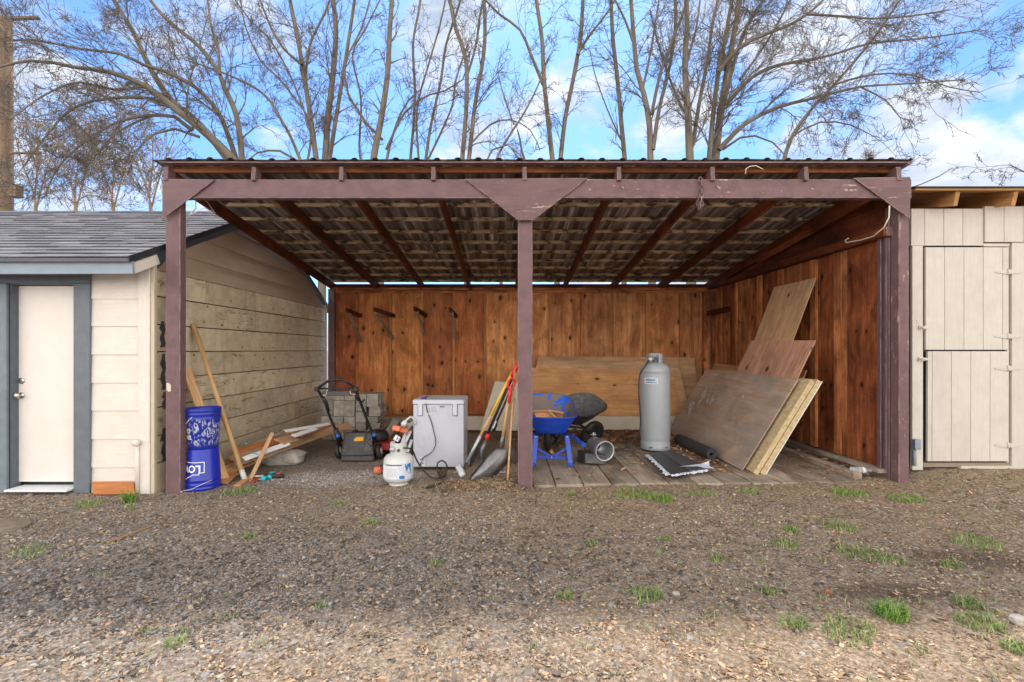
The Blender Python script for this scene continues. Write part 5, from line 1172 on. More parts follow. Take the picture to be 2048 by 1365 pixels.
# ---- wheelbarrows
def wheelbarrow(name, label, tray_out, tray_in, frame, loc, rz_=0, tilt=0, pitch=0, group='wheelbarrows', S_=1.):
    """local frame: +Y towards the wheel, handles at -Y"""
    root = thing(name, label, 'wheelbarrow', loc, group)
    root.rotation_euler = (pitch, tilt, rz_); k = .01
    def ring(u, h):  # superellipse outline at height h
        hw = .155+.135*h+.01; y0 = -.17-.16*h; y1 = .16+.27*h; out = []
        for i in range(u+1):
            t = 2*math.pi*i/u; ex = .62; c, s = math.cos(t), math.sin(t)
            x = hw*math.copysign(abs(c)**ex, c); y = (y0+y1)/2+(y1-y0)/2*math.copysign(abs(s)**ex, s)
            out.append((x, y))
        return out
    n = 36; lv = [0, .15, .35, .6, .85, 1.0]; mb = MB(); mi = MB()
    rings = []
    for h in lv:
        rr = ring(n, h); rings.append([Vector((x, y, .34+.20*h*(1+.55*max(0, y)/.43 if h > 0 else 1)+(.10*h*max(0, y)/.43))) for x, y in rr[:-1]])
    fs = [(j*n+i, j*n+(i+1) % n, (j+1)*n+(i+1) % n, (j+1)*n+i) for j in range(len(lv)-1) for i in range(n)]
    vs = [v for r_ in rings for v in r_]
    mb.add(vs, fs+[tuple(range(n))[::-1]], smooth=True); tr = mb.build('tray', M_[tray_out], root, local=True)
    vi = [v+Vector((-v.x*.025, -(v.y-.05)*.025, .006)) for v in vs]; mi.add(vi, [f[::-1] for f in fs]+[tuple(range(n))], smooth=True); mi.build('tray_inside', M_[tray_in], tr, local=True)
    MB().tube(rings[-1], .0085, 8, closed=True).build('tray_rim', M_[tray_out if tray_out != 'blacktray' else 'black'], tr, local=True)
    for s in (-1, 1):
        MB().tube([(s*.30, -.62, .30), (s*.24, -.30, .33), (s*.12, .20, .30), (s*.07, .55, .21)], .017, 10).build('handle_rail', M_[frame], root, local=True)
        MB().tube([(s*.30, -.62, .30), (s*.285, -.50, .31)], .022, 10).build('grip', M_['black' if frame != 'bluepaint' else 'bluepaint'], root, local=True)
        lg = MB().plank((s*.175, -.17, .325), (s*.205, -.24, .006), .055, .022, (0, 1, 0)).plank((s*.17, .06, .32), (s*.205, -.19, .012), .04, .02, (1, 0, 0)).box((s*.205, -.215, .014), (.055, .10, .03)).build('leg', M_[frame], root, .003, local=True)
        MB().plank((s*.20, -.195, .21), (0, -.195, .085), .022, .006, (0, 1, 0)).build('brace', M_[frame], root, local=True)
        for q in ((s*.178, -.185, .31), (s*.195, -.197, .225), (s*.21, -.2, .085)): MB().lathe([(0, 0), (.008, 0), (.007, .005), (0, .006)], q, 8, Matrix.Rotation(R(90), 3, 'X')).build('bolt', M_['white'], root, local=True)
    MB().plank((-.215, -.195, .09), (.215, -.195, .08), .028, .006, (0, 1, 0)).build('brace', M_[frame], root, local=True)
    MB().lathe([(0, 0), (.008, 0), (.007, .005), (0, .006)], (0, -.2, .085), 8, Matrix.Rotation(R(90), 3, 'X')).build('bolt', M_['white'], root, local=True)
    wy = .60; w_ = MB().lathe([(.10, -.045), (.165, -.045), (.195, -.025), (.20, 0), (.195, .025), (.165, .045), (.10, .045)], (0, wy, .20), 28, Matrix.Rotation(R(90), 3, 'Y')).build('wheel', M_['black'], root, local=True)
    MB().lathe([(0, -.05), (.03, -.05), (.04, -.02), (.105, -.025), (.105, .025), (.04, .02), (.03, .05), (0, .05)], (0, wy, .20), 20, Matrix.Rotation(R(90), 3, 'Y')).build('rim', M_['galv'], w_, local=True)
    root.scale = (S_,)*3
    return root
wb = wheelbarrow('wheelbarrow', 'blue steel wheelbarrow with scraped tray, handles towards the yard', 'bluepaint', 'tray', 'bluepaint', (.53, 5.80, dz_(.5)), R(-1), pitch=R(-1), S_=1.06)
fr = thing('wooden_frame', 'small unpainted wooden frame lying in the blue wheelbarrow tray', 'offcut', P(1100, 838, 5.72))  # small wooden frame with thin plywood panels
MB().plank(P(1067, 822, 5.86), P(1098, 822, 5.80), .03, .022, (0, 0, 1)).plank(P(1098, 821, 5.80), P(1126, 826, 5.70), .03, .022, (0, 0, 1)).plank(P(1098, 823, 5.80), P(1116, 842, 5.66), .03, .022, (0, 0, 1)).build('frame_bar', M_['newwood'], fr, .002)
MB().prism([P(1068, 824, 5.87), P(1097, 824, 5.81), P(1113, 842, 5.70), P(1074, 840, 5.80)], (0, .006, .002)).build('plywood_panel', M_['ply'], fr)
MB().prism([P(1100, 824, 5.82), P(1126, 829, 5.74), P(1125, 842, 5.72), P(1117, 842, 5.72)], (0, .006, .002), (.6, .55, .5)).build('plywood_panel', M_['ply'], fr)
wheelbarrow('wheelbarrow', 'black wheelbarrow tipped on its side behind the blue one', 'blacktray', 'greytray', 'black', (.74, 6.85, dz_(1)+.06), R(-60), tilt=R(22), pitch=R(-14), S_=1.0)
# ---- torpedo heater
hb = P(1190, 936, 5.60); hb.z = dz_(1.05)
ht = thing('torpedo_heater', 'cylindrical pale metal torpedo heater lying open end towards the yard', 'heater', hb)
ax = Vector((.26, -1, -.08)).normalized(); c = P(1188, 889, 5.90); Rh = rotto(ax)
MB().lathe([(.0, -.02), (.085, -.02), (.098, 0), (.100, .12), (.102, .125), (.102, .16)], c, 32, Rh, cap=False).build('rear_housing', M_['galv'], ht)
MB().lathe([(.102, .15), (.118, .155), (.120, .30), (.123, .305), (.121, .312), (.110, .308), (.108, .18)], c, 36, Rh, (1.25, 1.2, 1.15), cap=False).build('outer_shell', M_['galv'], ht)
MB().lathe([(.106, .300), (.106, .29), (.100, .17), (.098, .10), (.0, .09)], c, 32, Rh, (.9, .9, .9), cap=False).build('inner_cone', M_['galv'], ht)
MB().lathe([(0, .105), (.045, .105), (.045, .13), (0, .13)], c+Vector((-.02, 0, .01)), 20, Rh).build('burner_core', M_['black'], ht); MB().lathe([(0, .10), (.018, .10), (.018, .18), (0, .18)], c+Vector((-.03, 0, -.05)), 12, Rh).build('nozzle', M_['rust'], ht)
MB().prism([hb+Vector((-.11, .06, 0)), hb+Vector((.13, .02, 0)), hb+Vector((.13, .02, .105)), hb+Vector((.04, .05, .115)), hb+Vector((-.11, .06, .12))], (-.06, .22, 0), (.6, .6, .6)).build('base_box', M_['steel'], ht, .005)
MB().tube([c+Vector((.0, .05, .09)), c+Vector((0, .05, .14))], .012, 8).tube([c+Vector((-.04, .05, .115)), c+Vector((.03, .02, .115))], .008, 8).build('carry_handle', M_['galv'], ht)
# ---- tall tank
tcx = Vector((fx(1310.5, 6.5), 6.5, 0)); tcx.z = dz_(2)
tt = thing('gas_tank', 'tall pale grey propane tank with collar standing on the plank floor', 'gas tank', tcx)
MB().lathe([(.180, 0), (.198, .0), (.200, .01), (.196, .10), (.185, .105), (.196, .135), (.199, .16), (.199, 1.02), (.195, 1.05), (.199, 1.055), (.197, 1.08), (.185, 1.125), (.150, 1.165), (.09, 1.19), (0, 1.198)], tcx, 44).build('tank_body', M_['tankgrey'], tt)
for s in (-.11, .09): MB().box(tcx+Vector((s, -.172, .045)), (.045, .02, .014)).build('foot_slot', M_['darkprint'], tt)
cl = MB(); vs = []; prof = [(.098, 1.175), (.100, 1.31), (.095, 1.313), (.093, 1.175)]; n = 30
for i in range(n+1):
    a_ = .18+(2*math.pi-.95)*i/n
    for (r, z) in prof: vs.append(tcx+Vector((r*math.sin(a_), -r*math.cos(a_), z)))
K = 4; cl.add(vs, [(i*K+j, i*K+(j+1) % K, (i+1)*K+(j+1) % K, (i+1)*K+j) for i in range(n) for j in range(K)]+[tuple(range(K)), tuple(n*K+j for j in range(K))[::-1]])
cl.build('collar', M_['tankgrey'], tt)
MB().tube([tcx+Vector((0, 0, 1.19)), tcx+Vector((0, 0, 1.26))], .022, 10).tube([tcx+Vector((0, 0, 1.24)), tcx+Vector((-.10, -.10, 1.235))], .018, 10).lathe([(0, 0), (.04, 0), (.042, .02), (.03, .035), (0, .04)], tcx+Vector((-.10, -.10, 1.235)), 14, rotto((-.6, -1, .1))).build('valve', M_['galv'], tt)
MB().tube(catm([tcx+Vector((-.12, -.12, 1.22)), P(1289, 735, 6.3), P(1280, 750, 6.25), P(1277.5, 780, 6.2), P(1280, 820, 6.2), P(1281, 850, 6.25), P(1276, 868, 6.2), P(1262, 885, 6.1), P(1251, 896, 6.0), P(1230, 903, 5.95), P(1215, 900, 5.9)], 7), .0095, 8).build('hose', M_['black']); tag(bpy.data.objects['hose'], 'black hose running from the tall tank valve down to the heater', 'hose')
MB().tube(catm([P(1222, 901, 6.15), P(1245, 901, 6.1), P(1272, 904, 6.05)]), .008, 7).build('hose', M_['black']); tag(bpy.data.objects['hose.001'], 'loose black hose end lying on leaf litter left of the tall tank', 'hose')
lw = wrap('label_sheet', -1.1, -.12, .90, .985, 'label', tt, .2002, None, tcx)
wrap('label_stripe', -.95, -.3, .945, .965, 'labelblue', lw, .2006, None, tcx); wrap('label_print', -.9, -.2, .915, .925, 'darkprint', lw, .2006, None, tcx); wrap('label_print', -.9, -.45, .932, .937, 'orange', lw, .2006, None, tcx)
# ---- black panel in torn white wrap
q0, q1, q2, q3 = [G(a_, b_, .045) for a_, b_ in ((1297, 913), (1347, 906), (1416, 944), (1342, 956))]
for q_ in (q0, q1, q2, q3): q_.z = dz_(2.3)+.025
pw = thing('slate_panel', 'dark slate-coloured flat panels partly wrapped in torn white plastic on the planks', 'panel', (q0+q2)/2)
mid0 = q0.lerp(q1, .48); mid3 = q3.lerp(q2, .50)
MB().quad(q0, mid0, mid3, q3, -.016).build('panel_half', M_['mattop'], pw, .002)
u_ = Vector((0, 0, .006)); MB().quad(mid0+u_, q1+u_, q2+u_, mid3+u_, -.016, (1.7, 1.65, 1.6)).build('panel_half', M_['mattop'], pw, .002)
def ragged(a_, b_, out, w_, seed, up_=.012):
    rg = random.Random(seed); n = 26; a_, b_, out = Vector(a_), Vector(b_), Vector(out).normalized(); vs = []
    for i in range(n+1):
        p = a_.lerp(b_, i/n); vs.append(p+Vector((0, 0, .012))-out*rg.uniform(.0, .03)); vs.append(p+out*w_*rg.uniform(.45, 1.25)+Vector((0, 0, -.012+rg.uniform(0, up_))))
    return MB().add(vs, [(2*i, 2*i+1, 2*i+3, 2*i+2) for i in range(n)])
for i_, (aa, bb, oo, ww) in enumerate(((q0, q3, (-1, -.3, 0), .055), (q3, q2, (0, -1, 0), .04), (q1, q2, (1, .3, 0), .045))):
    ragged(aa, bb, oo, ww, i_+3, .02).build('torn_wrap', M_['wrap'], pw)
tipw = q2.lerp(q3, .04)
MB().add([q2+Vector((-.18, .09, .028)), q2+Vector((-.02, .12, .04)), q2+Vector((.06, .11, .075)), q2+Vector((.03, .04, .035)), q2+Vector((.05, -.06, .03)), q2+Vector((-.06, -.05, .03)), q2+Vector((-.10, .02, .032)), q2+Vector((-.32, .03, .028))], [(0, 1, 6, 7), (1, 2, 3, 6), (3, 4, 5, 6)]).build('torn_wrap', M_['wrap'], pw)
q_ = mid3.lerp(q3, .3)
MB().add([q_+Vector((0, -.02, .012)), q_+Vector((.03, .03, .014)), q_+Vector((.12, .20, .014)), q_+Vector((-.01, .04, .014)), q_+Vector((-.06, -.02, .012))], [(0, 1, 2, 3, 4)]).build('torn_wrap', M_['wrap'], pw)
# ---- rolled felt
r0 = P(1424, 912, 5.78); r1 = P(1358, 884, 6.75); r0.z = dz_(2.5)+.075; r1.z = dz_(2.5)+.075; Rr = rotto(r0-r1); Lr = (r0-r1).length
mr = thing('felt_roll', 'rolled up black felt lying at the foot of the big grey-brown panel', 'roll', (r0+r1)/2)
MB().tube([r1, r1.lerp(r0, .5), r0], .074, 28, cap=False).lathe([(0, -.05), (.07, -.05)], r0, 20, Rr, (.4, .4, .4)).build('outer_layer', M_['matte'], mr)  # dark disc painted in as shade inside the open roll end
vs = []; n = 90
for i in range(n+1):
    a_ = i/n*2*math.pi*3.4; r_ = .074-.044*i/n
    for (rr2, z) in ((r_, -.05), (r_, .002), (r_-.0062, .002), (r_-.0062, -.05)): vs.append(r0+Rr@Vector((rr2*math.cos(a_), rr2*math.sin(a_), z)))
MB().add(vs, [(i*4+j, i*4+(j+1) % 4, (i+1)*4+(j+1) % 4, (i+1)*4+j) for i in range(n) for j in range(4)], (2.6, 2.6, 2.7)).build('spiral_end', M_['matte'], mr)
# ---- big panels leaning on the right wall
def lp(y0, y1, xb, zb_, xt, zt_, t, mat, name, label, col=(1, 1, 1), grain=0, group='panels leaning on the right-hand wall', cat='panel'):
    o = MB().quad((xb, y0, zb_), (xb, y1, zb_), (xt, y1, zt_), (xt, y0, zt_), t, col, grain).build(name, M_[mat], None, .001); tag(o, label, cat, group); return o
bigp = lp(5.33, 7.80, 2.66, .055, 3.30, 1.095, .014, 'plygrey', 'plywood_sheet', 'big grey-brown plywood panel in front with white smears, leaning on the right wall')
def bp(u, v): return Vector((2.66+.64*v, 5.33+2.47*u, .055+1.04*v))+Vector((-.852, 0, .524))*-.001
for (cu, cv, lu, lv, sd) in ((.80, .62, .05, .16, 1), (.86, .42, .05, .13, 2), (.66, .62, .04, .10, 3), (.70, .56, .03, .05, 4), (.10, .20, .012, .02, 5), (.35, .72, .02, .03, 6), (.42, .22, .012, .012, 7)):
    rg = random.Random(sd); L = []; ny = Vector((-.852, 0, .524))
    for k in range(16):
        t = 6.283*k/16; f = rg.uniform(.35, 1); L.append(bp(cu+lu*f*math.cos(t), cv+lv*f*math.sin(t)+lv*.5*math.cos(t))+ny*.0165)
    MB().add(L, [tuple(range(16))]).build('plaster_smear', M_['smear'], bigp)
def slab(y0, y1, xb, xt, dzb, dzt, t, label, white=False):
    o = thing('insulated_panel', label, 'panel', (xb, y0, .06), 'panels leaning on the right-hand wall')
    a_ = Vector((xb, y0, .055+dzb)); b_ = Vector((xb, y1, .055+dzb)); c_ = Vector((xt, y1, 1.09+dzt)); d_ = Vector((xt, y0, 1.09+dzt))
    MB().quad(a_, b_, c_, d_, t).build('strand_board', M_['osb'], o, .002)
    if white:
        nn = (b_-a_).cross(d_-a_).normalized()*(t+.002); MB().quad(a_+nn+Vector((0, -.004, 0)), b_+nn, c_+nn+Vector((0, 0, .01)), d_+nn+Vector((0, -.004, .01)), .006).build('white_facing', M_['white'], o)
    return o
slab(5.20, 7.70, 2.725, 3.36, .0, .0, .055, 'thick yellowish strand-board panel directly behind the grey-brown panel')
slab(5.20, 7.68, 2.80, 3.435, .0, .0, .055, 'thick strand-board panel with white facing, rearmost of the thick ones', True)
lp(6.35, 7.30, 3.03, .06, 3.60, 1.13, .012, 'plytan', 'plywood_panel', 'small brown panel whose corner shows right of the pink plywood', (.7, .62, .55)) if False else None
o = MB().quad((2.98, 5.42, .35), (2.98, 6.85, .35), (3.555, 6.85, 1.555), (3.555, 5.42, 1.53), .012, (1, 1, 1), 1).build('plywood_sheet', M_['plypink'], None, .001); tag(o, 'pinkish plywood panel sticking out above the big grey-brown one', 'panel', 'panels leaning on the right-hand wall')
o = MB().quad((3.02, 5.88, .06), (3.02, 6.80, .06), (3.86, 6.80, 2.325), (3.86, 5.88, 2.325), .014, (1, 1, 1), 1).build('plywood_sheet', M_['plytan'], None, .001); tag(o, 'tall tan plywood panel reaching highest up the right wall', 'panel', 'panels leaning on the right-hand wall')
o = MB().quad((3.22, 5.75, .06), (3.22, 8.3, .06), (3.66, 8.3, 1.17), (3.66, 5.75, 1.17), .012, (.75, .68, .6)).build('plywood_sheet', M_['plytan'], None, .001); tag(o, 'rearmost brown panel whose edges show behind the thick strand-board', 'panel', 'panels leaning on the right-hand wall')
# ---- bottle
b0 = P(1702, 958, 5.02); b0.z = gh(b0.x, b0.y)+.075; Rb = rotto((1, -.05, .0))
bt = thing('plastic_bottle', 'empty clear plastic bottle lying by the front of the right wall', 'bottle', b0)
MB().lathe([(0, 0), (.030, .0), (.034, .006), (.034, .13), (.030, .15), (.014, .185), (.013, .20)], b0, 22, Rb).build('bottle_body', M_['clear'], bt)
MB().lathe([(.0345, .10), (.0348, .10), (.0348, .135), (.0345, .135)], b0, 22, Rb).build('label_band', M_['labelwhite'], bt); MB().lathe([(0, .197), (.016, .197), (.016, .215), (0, .216)], b0, 14, Rb).build('cap', M_['labelwhite'], bt)
MB().lathe([(.0352, .101), (.0353, .101), (.0353, .105), (.0352, .105)], b0, 22, Rb).build('label_stripe', M_['redgrip'], bt)
# ---- grass
def blades(mb, c, n, rad, h, rg, cols=None):
    cols = cols or [(.15, .30, .05), (.24, .40, .07), (.10, .20, .04), (.32, .40, .12)]
    for _ in range(n):
        a_ = rg.uniform(0, 6.283); r = rad*math.sqrt(rg.random()); x = c[0]+r*math.cos(a_); y = c[1]+r*math.sin(a_)*.8
        z = gh(x, y); L = h*rg.uniform(.6, 1.4); th = rg.uniform(0, 6.283); out = Vector((math.cos(th), math.sin(th), 0))*L*rg.uniform(.15, .85); w_ = Vector((-math.sin(th), math.cos(th), 0))*rg.uniform(.0022, .0042); p = Vector((x, y, z-.004)); vs = []
        for k in range(4):
            t = k/3; q = p+out*t*t+Vector((0, 0, L*(t-.35*t*t))); vs += [q+w_*(1-t*.9), q-w_*(1-t*.9)]
        cc = rg.choice(cols); f = rg.uniform(.8, 1.25); mb.add(vs, [(0, 1, 3, 2), (2, 3, 5, 4), (4, 5, 7, 6)], tuple(v*f for v in cc))
rg = random.Random(9)
for (px, py, n, rad, h, lab_) in ((1782, 1232, 240, .085, .085, 'bright green grass tuft standing alone in the right foreground'), (258, 1005, 150, .06, .15, 'tall green grass tuft at the end of the orange board strip'), (1698, 988, 260, .16, .055, 'dense green grass clump below the plastic bottle'), (1815, 1000, 200, .16, .05, 'green grass clump in front of the right corner post'), (1265, 990, 260, .20, .055, 'green grass patch at the front edge of the planks, below the tall tank'), (1322, 1000, 200, .12, .07, 'taller grass patch right of the widest patch by the planks'), (1143, 992, 60, .05, .06, 'small grass tuft right of the middle post')):
    g_ = G(px, py); mb = MB(); blades(mb, g_, n, rad, h, rg); tag(mb.build('grass_tuft', M_['grass'], None), lab_, 'grass tuft')
mb = MB()
for (px, py, n, rad) in ((180, 1010, 90, .12), (480, 985, 130, .16), (80, 985, 20, .05), (1680, 1055, 90, .12), (1583, 1062, 60, .06), (1720, 1108, 110, .14), (1780, 1122, 60, .1), (1950, 1085, 120, .16), (1570, 1090, 60, .1), (1430, 1118, 50, .06), (1940, 1210, 60, .07), (1960, 1250, 90, .1), (2040, 1300, 90, .07), (1590, 1250, 50, .07), (1700, 1255, 80, .12), (1690, 1275, 50, .1), (1290, 1190, 60, .09), (1310, 1195, 30, .05), (1130, 1195, 25, .04), (680, 1010, 30, .06), (740, 1048, 30, .05), (500, 1075, 30, .04), (870, 1130, 25, .04), (350, 1290, 30, .05), (260, 1020, 30, .05), (1500, 985, 60, .1), (1400, 988, 60, .1), (1185, 1090, 20, .04), (1330, 1080, 20, .04), (1900, 1130, 30, .06), (1540, 1185, 25, .05), (60, 1105, 70, .15), (640, 1215, 12, .03)):
    blades(mb, G(px, py), int(n*1.8), rad*1.1, .05, rg, [(.17, .28, .07), (.25, .36, .10), (.33, .38, .15), (.13, .21, .05)])
for _ in range(420):
    y = rg.uniform(1.9, 4.9); x = rg.uniform(-y*1.05, y*1.1)
    if mnoise.noise(Vector((x*.9, y*.9, 7)))+.10*x < .0: continue
    blades(mb, (x, y), rg.randrange(4, 12), .04, .04, rg, [(.18, .26, .08), (.28, .33, .14), (.36, .34, .19)])
tag(mb.build('sparse_grass', M_['grass'], origin=(0, 0, 0)), 'thin green grass blades coming through the bare yard', 'grass', kind='stuff')
for (px, py, lab_) in ((1659, 1187, 'single orange dead leaf right of centre foreground'), (1252, 988, 'orange leaf at the front edge of the planks'), (1068, 998, 'orange leaf below the middle post')):
    g_ = G(px, py, .012); tag(MB().grid(lambda u, v: g_+Vector(((u-.5)*.05, (v-.5)*.035*(1-abs(2*u-1)**2+.05), .01*math.sin(u*3.1)+.006*abs(v-.5))), 8, 4).build('dead_leaf', M_['orangemat']), lab_, 'leaf', 'orange dead leaves in the yard')
# ================================================================ TREES
def catmull(pts, rad, step=.35):
    out = []; ro = []
    n = len(pts)
    for i in range(n-1):
        p0 = pts[max(i-1, 0)]; p1 = pts[i]; p2 = pts[i+1]; p3 = pts[min(i+2, n-1)]
        k = max(1, int((p2-p1).length/step))
        for j in range(k):
            t = j/k
            out.append(.5*((2*p1)+(p2-p0)*t+(2*p0-5*p1+4*p2-p3)*t*t+(-p0+3*p1-3*p2+p3)*t**3)); ro.append(rad[i]+(rad[i+1]-rad[i])*t)
    out.append(pts[-1]); ro.append(rad[-1]); return out, ro
class Tree:
    def __init__(s, seed): s.rg = random.Random(seed); s.V = []; s.Fc = []; s.PC = []
    def tube(s, pts, rs, n):
        o = len(s.V); up = None; L = 0; m_ = len(pts)
        for i, p in enumerate(pts):
            d = (pts[min(i+1, m_-1)]-pts[max(i-1, 0)])
            if d.length < 1e-7: d = Vector((0, 0, 1))
            d.normalize()
            if up is None: up = d.orthogonal()
            up = up-d*up.dot(d)
            up = up.normalized() if up.length > 1e-6 else d.orthogonal().normalized()
            sd_ = d.cross(up); r = rs[i]
            if i: L += (p-pts[i-1]).length
            for k in range(n):
                t = 2*math.pi*k/n; c, s_ = math.cos(t)*r, math.sin(t)*r
                s.V.append((p.x+up.x*c+sd_.x*s_, p.y+up.y*c+sd_.y*s_, p.z+up.z*c+sd_.z*s_)); s.PC.append((L+o*.37, c, s_))
        for i in range(m_-1):
            for k in range(n):
                a = o+i*n+k; b = o+i*n+(k+1) % n; s.Fc.append((a, b, b+n, a+n))
    def grow(s, p, d, L, r, depth, droop, dens):
        rg = s.rg; n = max(3, int(L/(.16 if depth else .12))); n = min(n, 8); seg = L/n; pts = [p.copy()]; rs = [r]; d = d.normalized()
        wob = Vector((rg.uniform(-1, 1), rg.uniform(-1, 1), rg.uniform(-1, 1)))*.10
        for i in range(n):
            d = (d+wob+Vector((rg.gauss(0, .11), rg.gauss(0, .11), rg.gauss(0, .11)+droop))).normalized()
            p = p+d*seg; pts.append(p.copy()); rs.append(max(r*(1-(i+1)/n)**.8, s.rmin))
            if depth > 0 and rg.random() < dens and i < n:
                for _ in range(1 if rg.random() < .7 else 2):
                    a = d.orthogonal().normalized(); a.rotate(Matrix.Rotation(rg.uniform(0, 2*math.pi), 3, d)); nd = (d*rg.uniform(.75, 1.2)+a*rg.uniform(.4, .85)+Vector((0, 0, .05))).normalized()
                    s.grow(p.copy(), nd, L*rg.uniform(.35, .7), max(r*.55, s.rmin), depth-1, droop*.8, dens)
            if depth <= 1 and rg.random() < .55:       # short spurs with buds
                a = Vector((rg.gauss(0, 1), rg.gauss(0, 1), rg.gauss(.2, 1))).normalized(); q_ = p+(d*.5+a)*rg.uniform(.05, .13); s.tube([p.copy(), q_, q_+(a+Vector((0, 0, .6)))*.02], [s.rmin*.8, s.rmin*.8, s.rmin*1.3], 3)
        s.tube(pts, rs, 4 if r > .02 else 3)
    def stem(s, pts, rad, side=1., dens=.8, up=.35, blen=1., start=.12, droop=-.01, depth=2):
        pts, rs = catmull(pts, rad, .30); rg = s.rg
        for i in range(1, len(pts)-1): pts[i] = pts[i]+Vector((rg.gauss(0, .012), rg.gauss(0, .02), rg.gauss(0, .012)))
        s.tube(pts, rs, 9 if max(rs) > .08 else 6); m_ = len(pts)
        for i in range(m_):
            t = i/(m_-1)
            if t < start: continue
            if rg.random() < dens:
                d = (pts[min(i+1, m_-1)]-pts[max(i-1, 0)]).normalized()
                a = d.orthogonal().normalized(); a.rotate(Matrix.Rotation(rg.uniform(0, 2*math.pi), 3, d))
                nd = (d*rg.uniform(.3, 1.1)+a*rg.uniform(.4, 1.)+Vector((0, 0, up))).normalized()
                L = blen*rg.uniform(.5, 1.7)*(1-.35*t); s.grow(pts[i], nd, L, min(max(rs[i]*.38, s.rmin*1.6), .045), depth, droop, .62)
    def build(s, name, mat, label, group, base):
        root = thing(name, label, 'tree', base, group); half = len(s.trunk_n)
        a, fa = s.trunk_n; V = s.V
        def mk(nm, vs, fs, pc):
            me = bpy.data.meshes.new(nm); v = np.array(vs, dtype=np.float32)-np.array(base, dtype=np.float32)
            f = np.array(fs, dtype=np.int32); me.vertices.add(len(v)); me.vertices.foreach_set('co', v.ravel()); me.loops.add(f.size); me.loops.foreach_set('vertex_index', f.ravel())
            me.polygons.add(len(f)); me.polygons.foreach_set('loop_start', np.arange(len(f), dtype=np.int32)*4); me.update(calc_edges=True)
            me.attributes.new('pc', 'FLOAT_VECTOR', 'POINT').data.foreach_set('vector', np.array(pc, dtype=np.float32).ravel())
            me.attributes.new('tint', 'FLOAT_COLOR', 'POINT').data.foreach_set('color', np.ones(len(v)*4, dtype=np.float32))
            o = bpy.data.objects.new(nm, me); me.materials.append(mat); COL.objects.link(o); o.parent = root
        mk('trunk', V[:a], s.Fc[:fa], s.PC[:a]); mk('crown', V[a:], [tuple(i-a for i in f) for f in s.Fc[fa:]], s.PC[a:])
def make_tree(seed, base_px, Y, stems, label, group='bare trees behind the carport', name='bare_tree', mat=None, dens=.82, blen=1., rmin=.0048, tw=.84, depth=3, up=.35):
    t = Tree(seed); t.rmin = rmin; rg = t.rg
    bx_ = (base_px-VX)*Y/F; base = Vector((bx_, Y, -.1))
    wid0 = max(s_[0][0][2] for s_ in stems)
    top = P(base_px, stems[0][0][0][1] if stems else 326, Y)
    zt_ = min(P(q[0][0][0], q[0][0][1], Y).z for q in stems)
    t.tube([base, Vector((bx_+.03, Y, zt_*.5)), Vector((bx_, Y+.05, zt_-.15))], [wid0*Y/F*.6, wid0*Y/F*.5, wid0*Y/F*.45], 10)
    paths = []
    for st in stems:
        pts = []; rad = []; px = st[0]; dy = st[1] if len(st) > 1 else 0; off = rg.uniform(-.15, .15)
        n = len(px); wlast = None
        for i, q in enumerate(px):
            Yq = Y+off+dy*(i/(n-1))**1.2
            pts.append(P(q[0], q[1], Yq)); rad.append(q[2]*Yq/F/2*tw)
        if px[0][1] > 318:
            pts.insert(0, Vector((bx_+(pts[0].x-bx_)*.35, Y, zt_-.35))); rad.insert(0, rad[0]*1.0)
        paths.append((pts, rad, st[2] if len(st) > 2 else {}))
    for pts, rad, kw in paths:
        p2, r2 = catmull(pts, rad, .3); t.tube(p2, r2, 9 if max(r2) > .08 else 6)
    t.trunk_n = (len(t.V), len(t.Fc))
    for pts, rad, kw in paths:
        k_ = dict(dens=dens, blen=blen, up=up, depth=depth); k_.update(kw)
        p2, r2 = catmull(pts, rad, .28); m_ = len(p2)
        st_ = k_.pop('start', .1)
        for i in range(m_):
            tt = i/(m_-1)
            if tt < st_ or rg.random() > k_['dens']: continue
            d = (p2[min(i+1, m_-1)]-p2[max(i-1, 0)]).normalized(); a = d.orthogonal().normalized(); a.rotate(Matrix.Rotation(rg.uniform(0, 2*math.pi), 3, d))
            nd = (d*rg.uniform(.3, 1.1)+a*rg.uniform(.4, 1.)+Vector((0, 0, k_['up']))).normalized()
            t.grow(p2[i], nd, k_['blen']*rg.uniform(.45, 1.6)*(1-.3*tt), min(max(r2[i]*.34, rmin*1.8), .04), k_['depth'], k_.get('droop', -.012), .62)
    t.build(name, mat or M_['bark'], label, group, base)
def W_(pts, w0, w1):
    n = len(pts); return [(x, y, w0+(w1-w0)*(i/(n-1))**.8) for i, (x, y) in enumerate(pts)]
D = dict(up=-.05, droop=-.05)
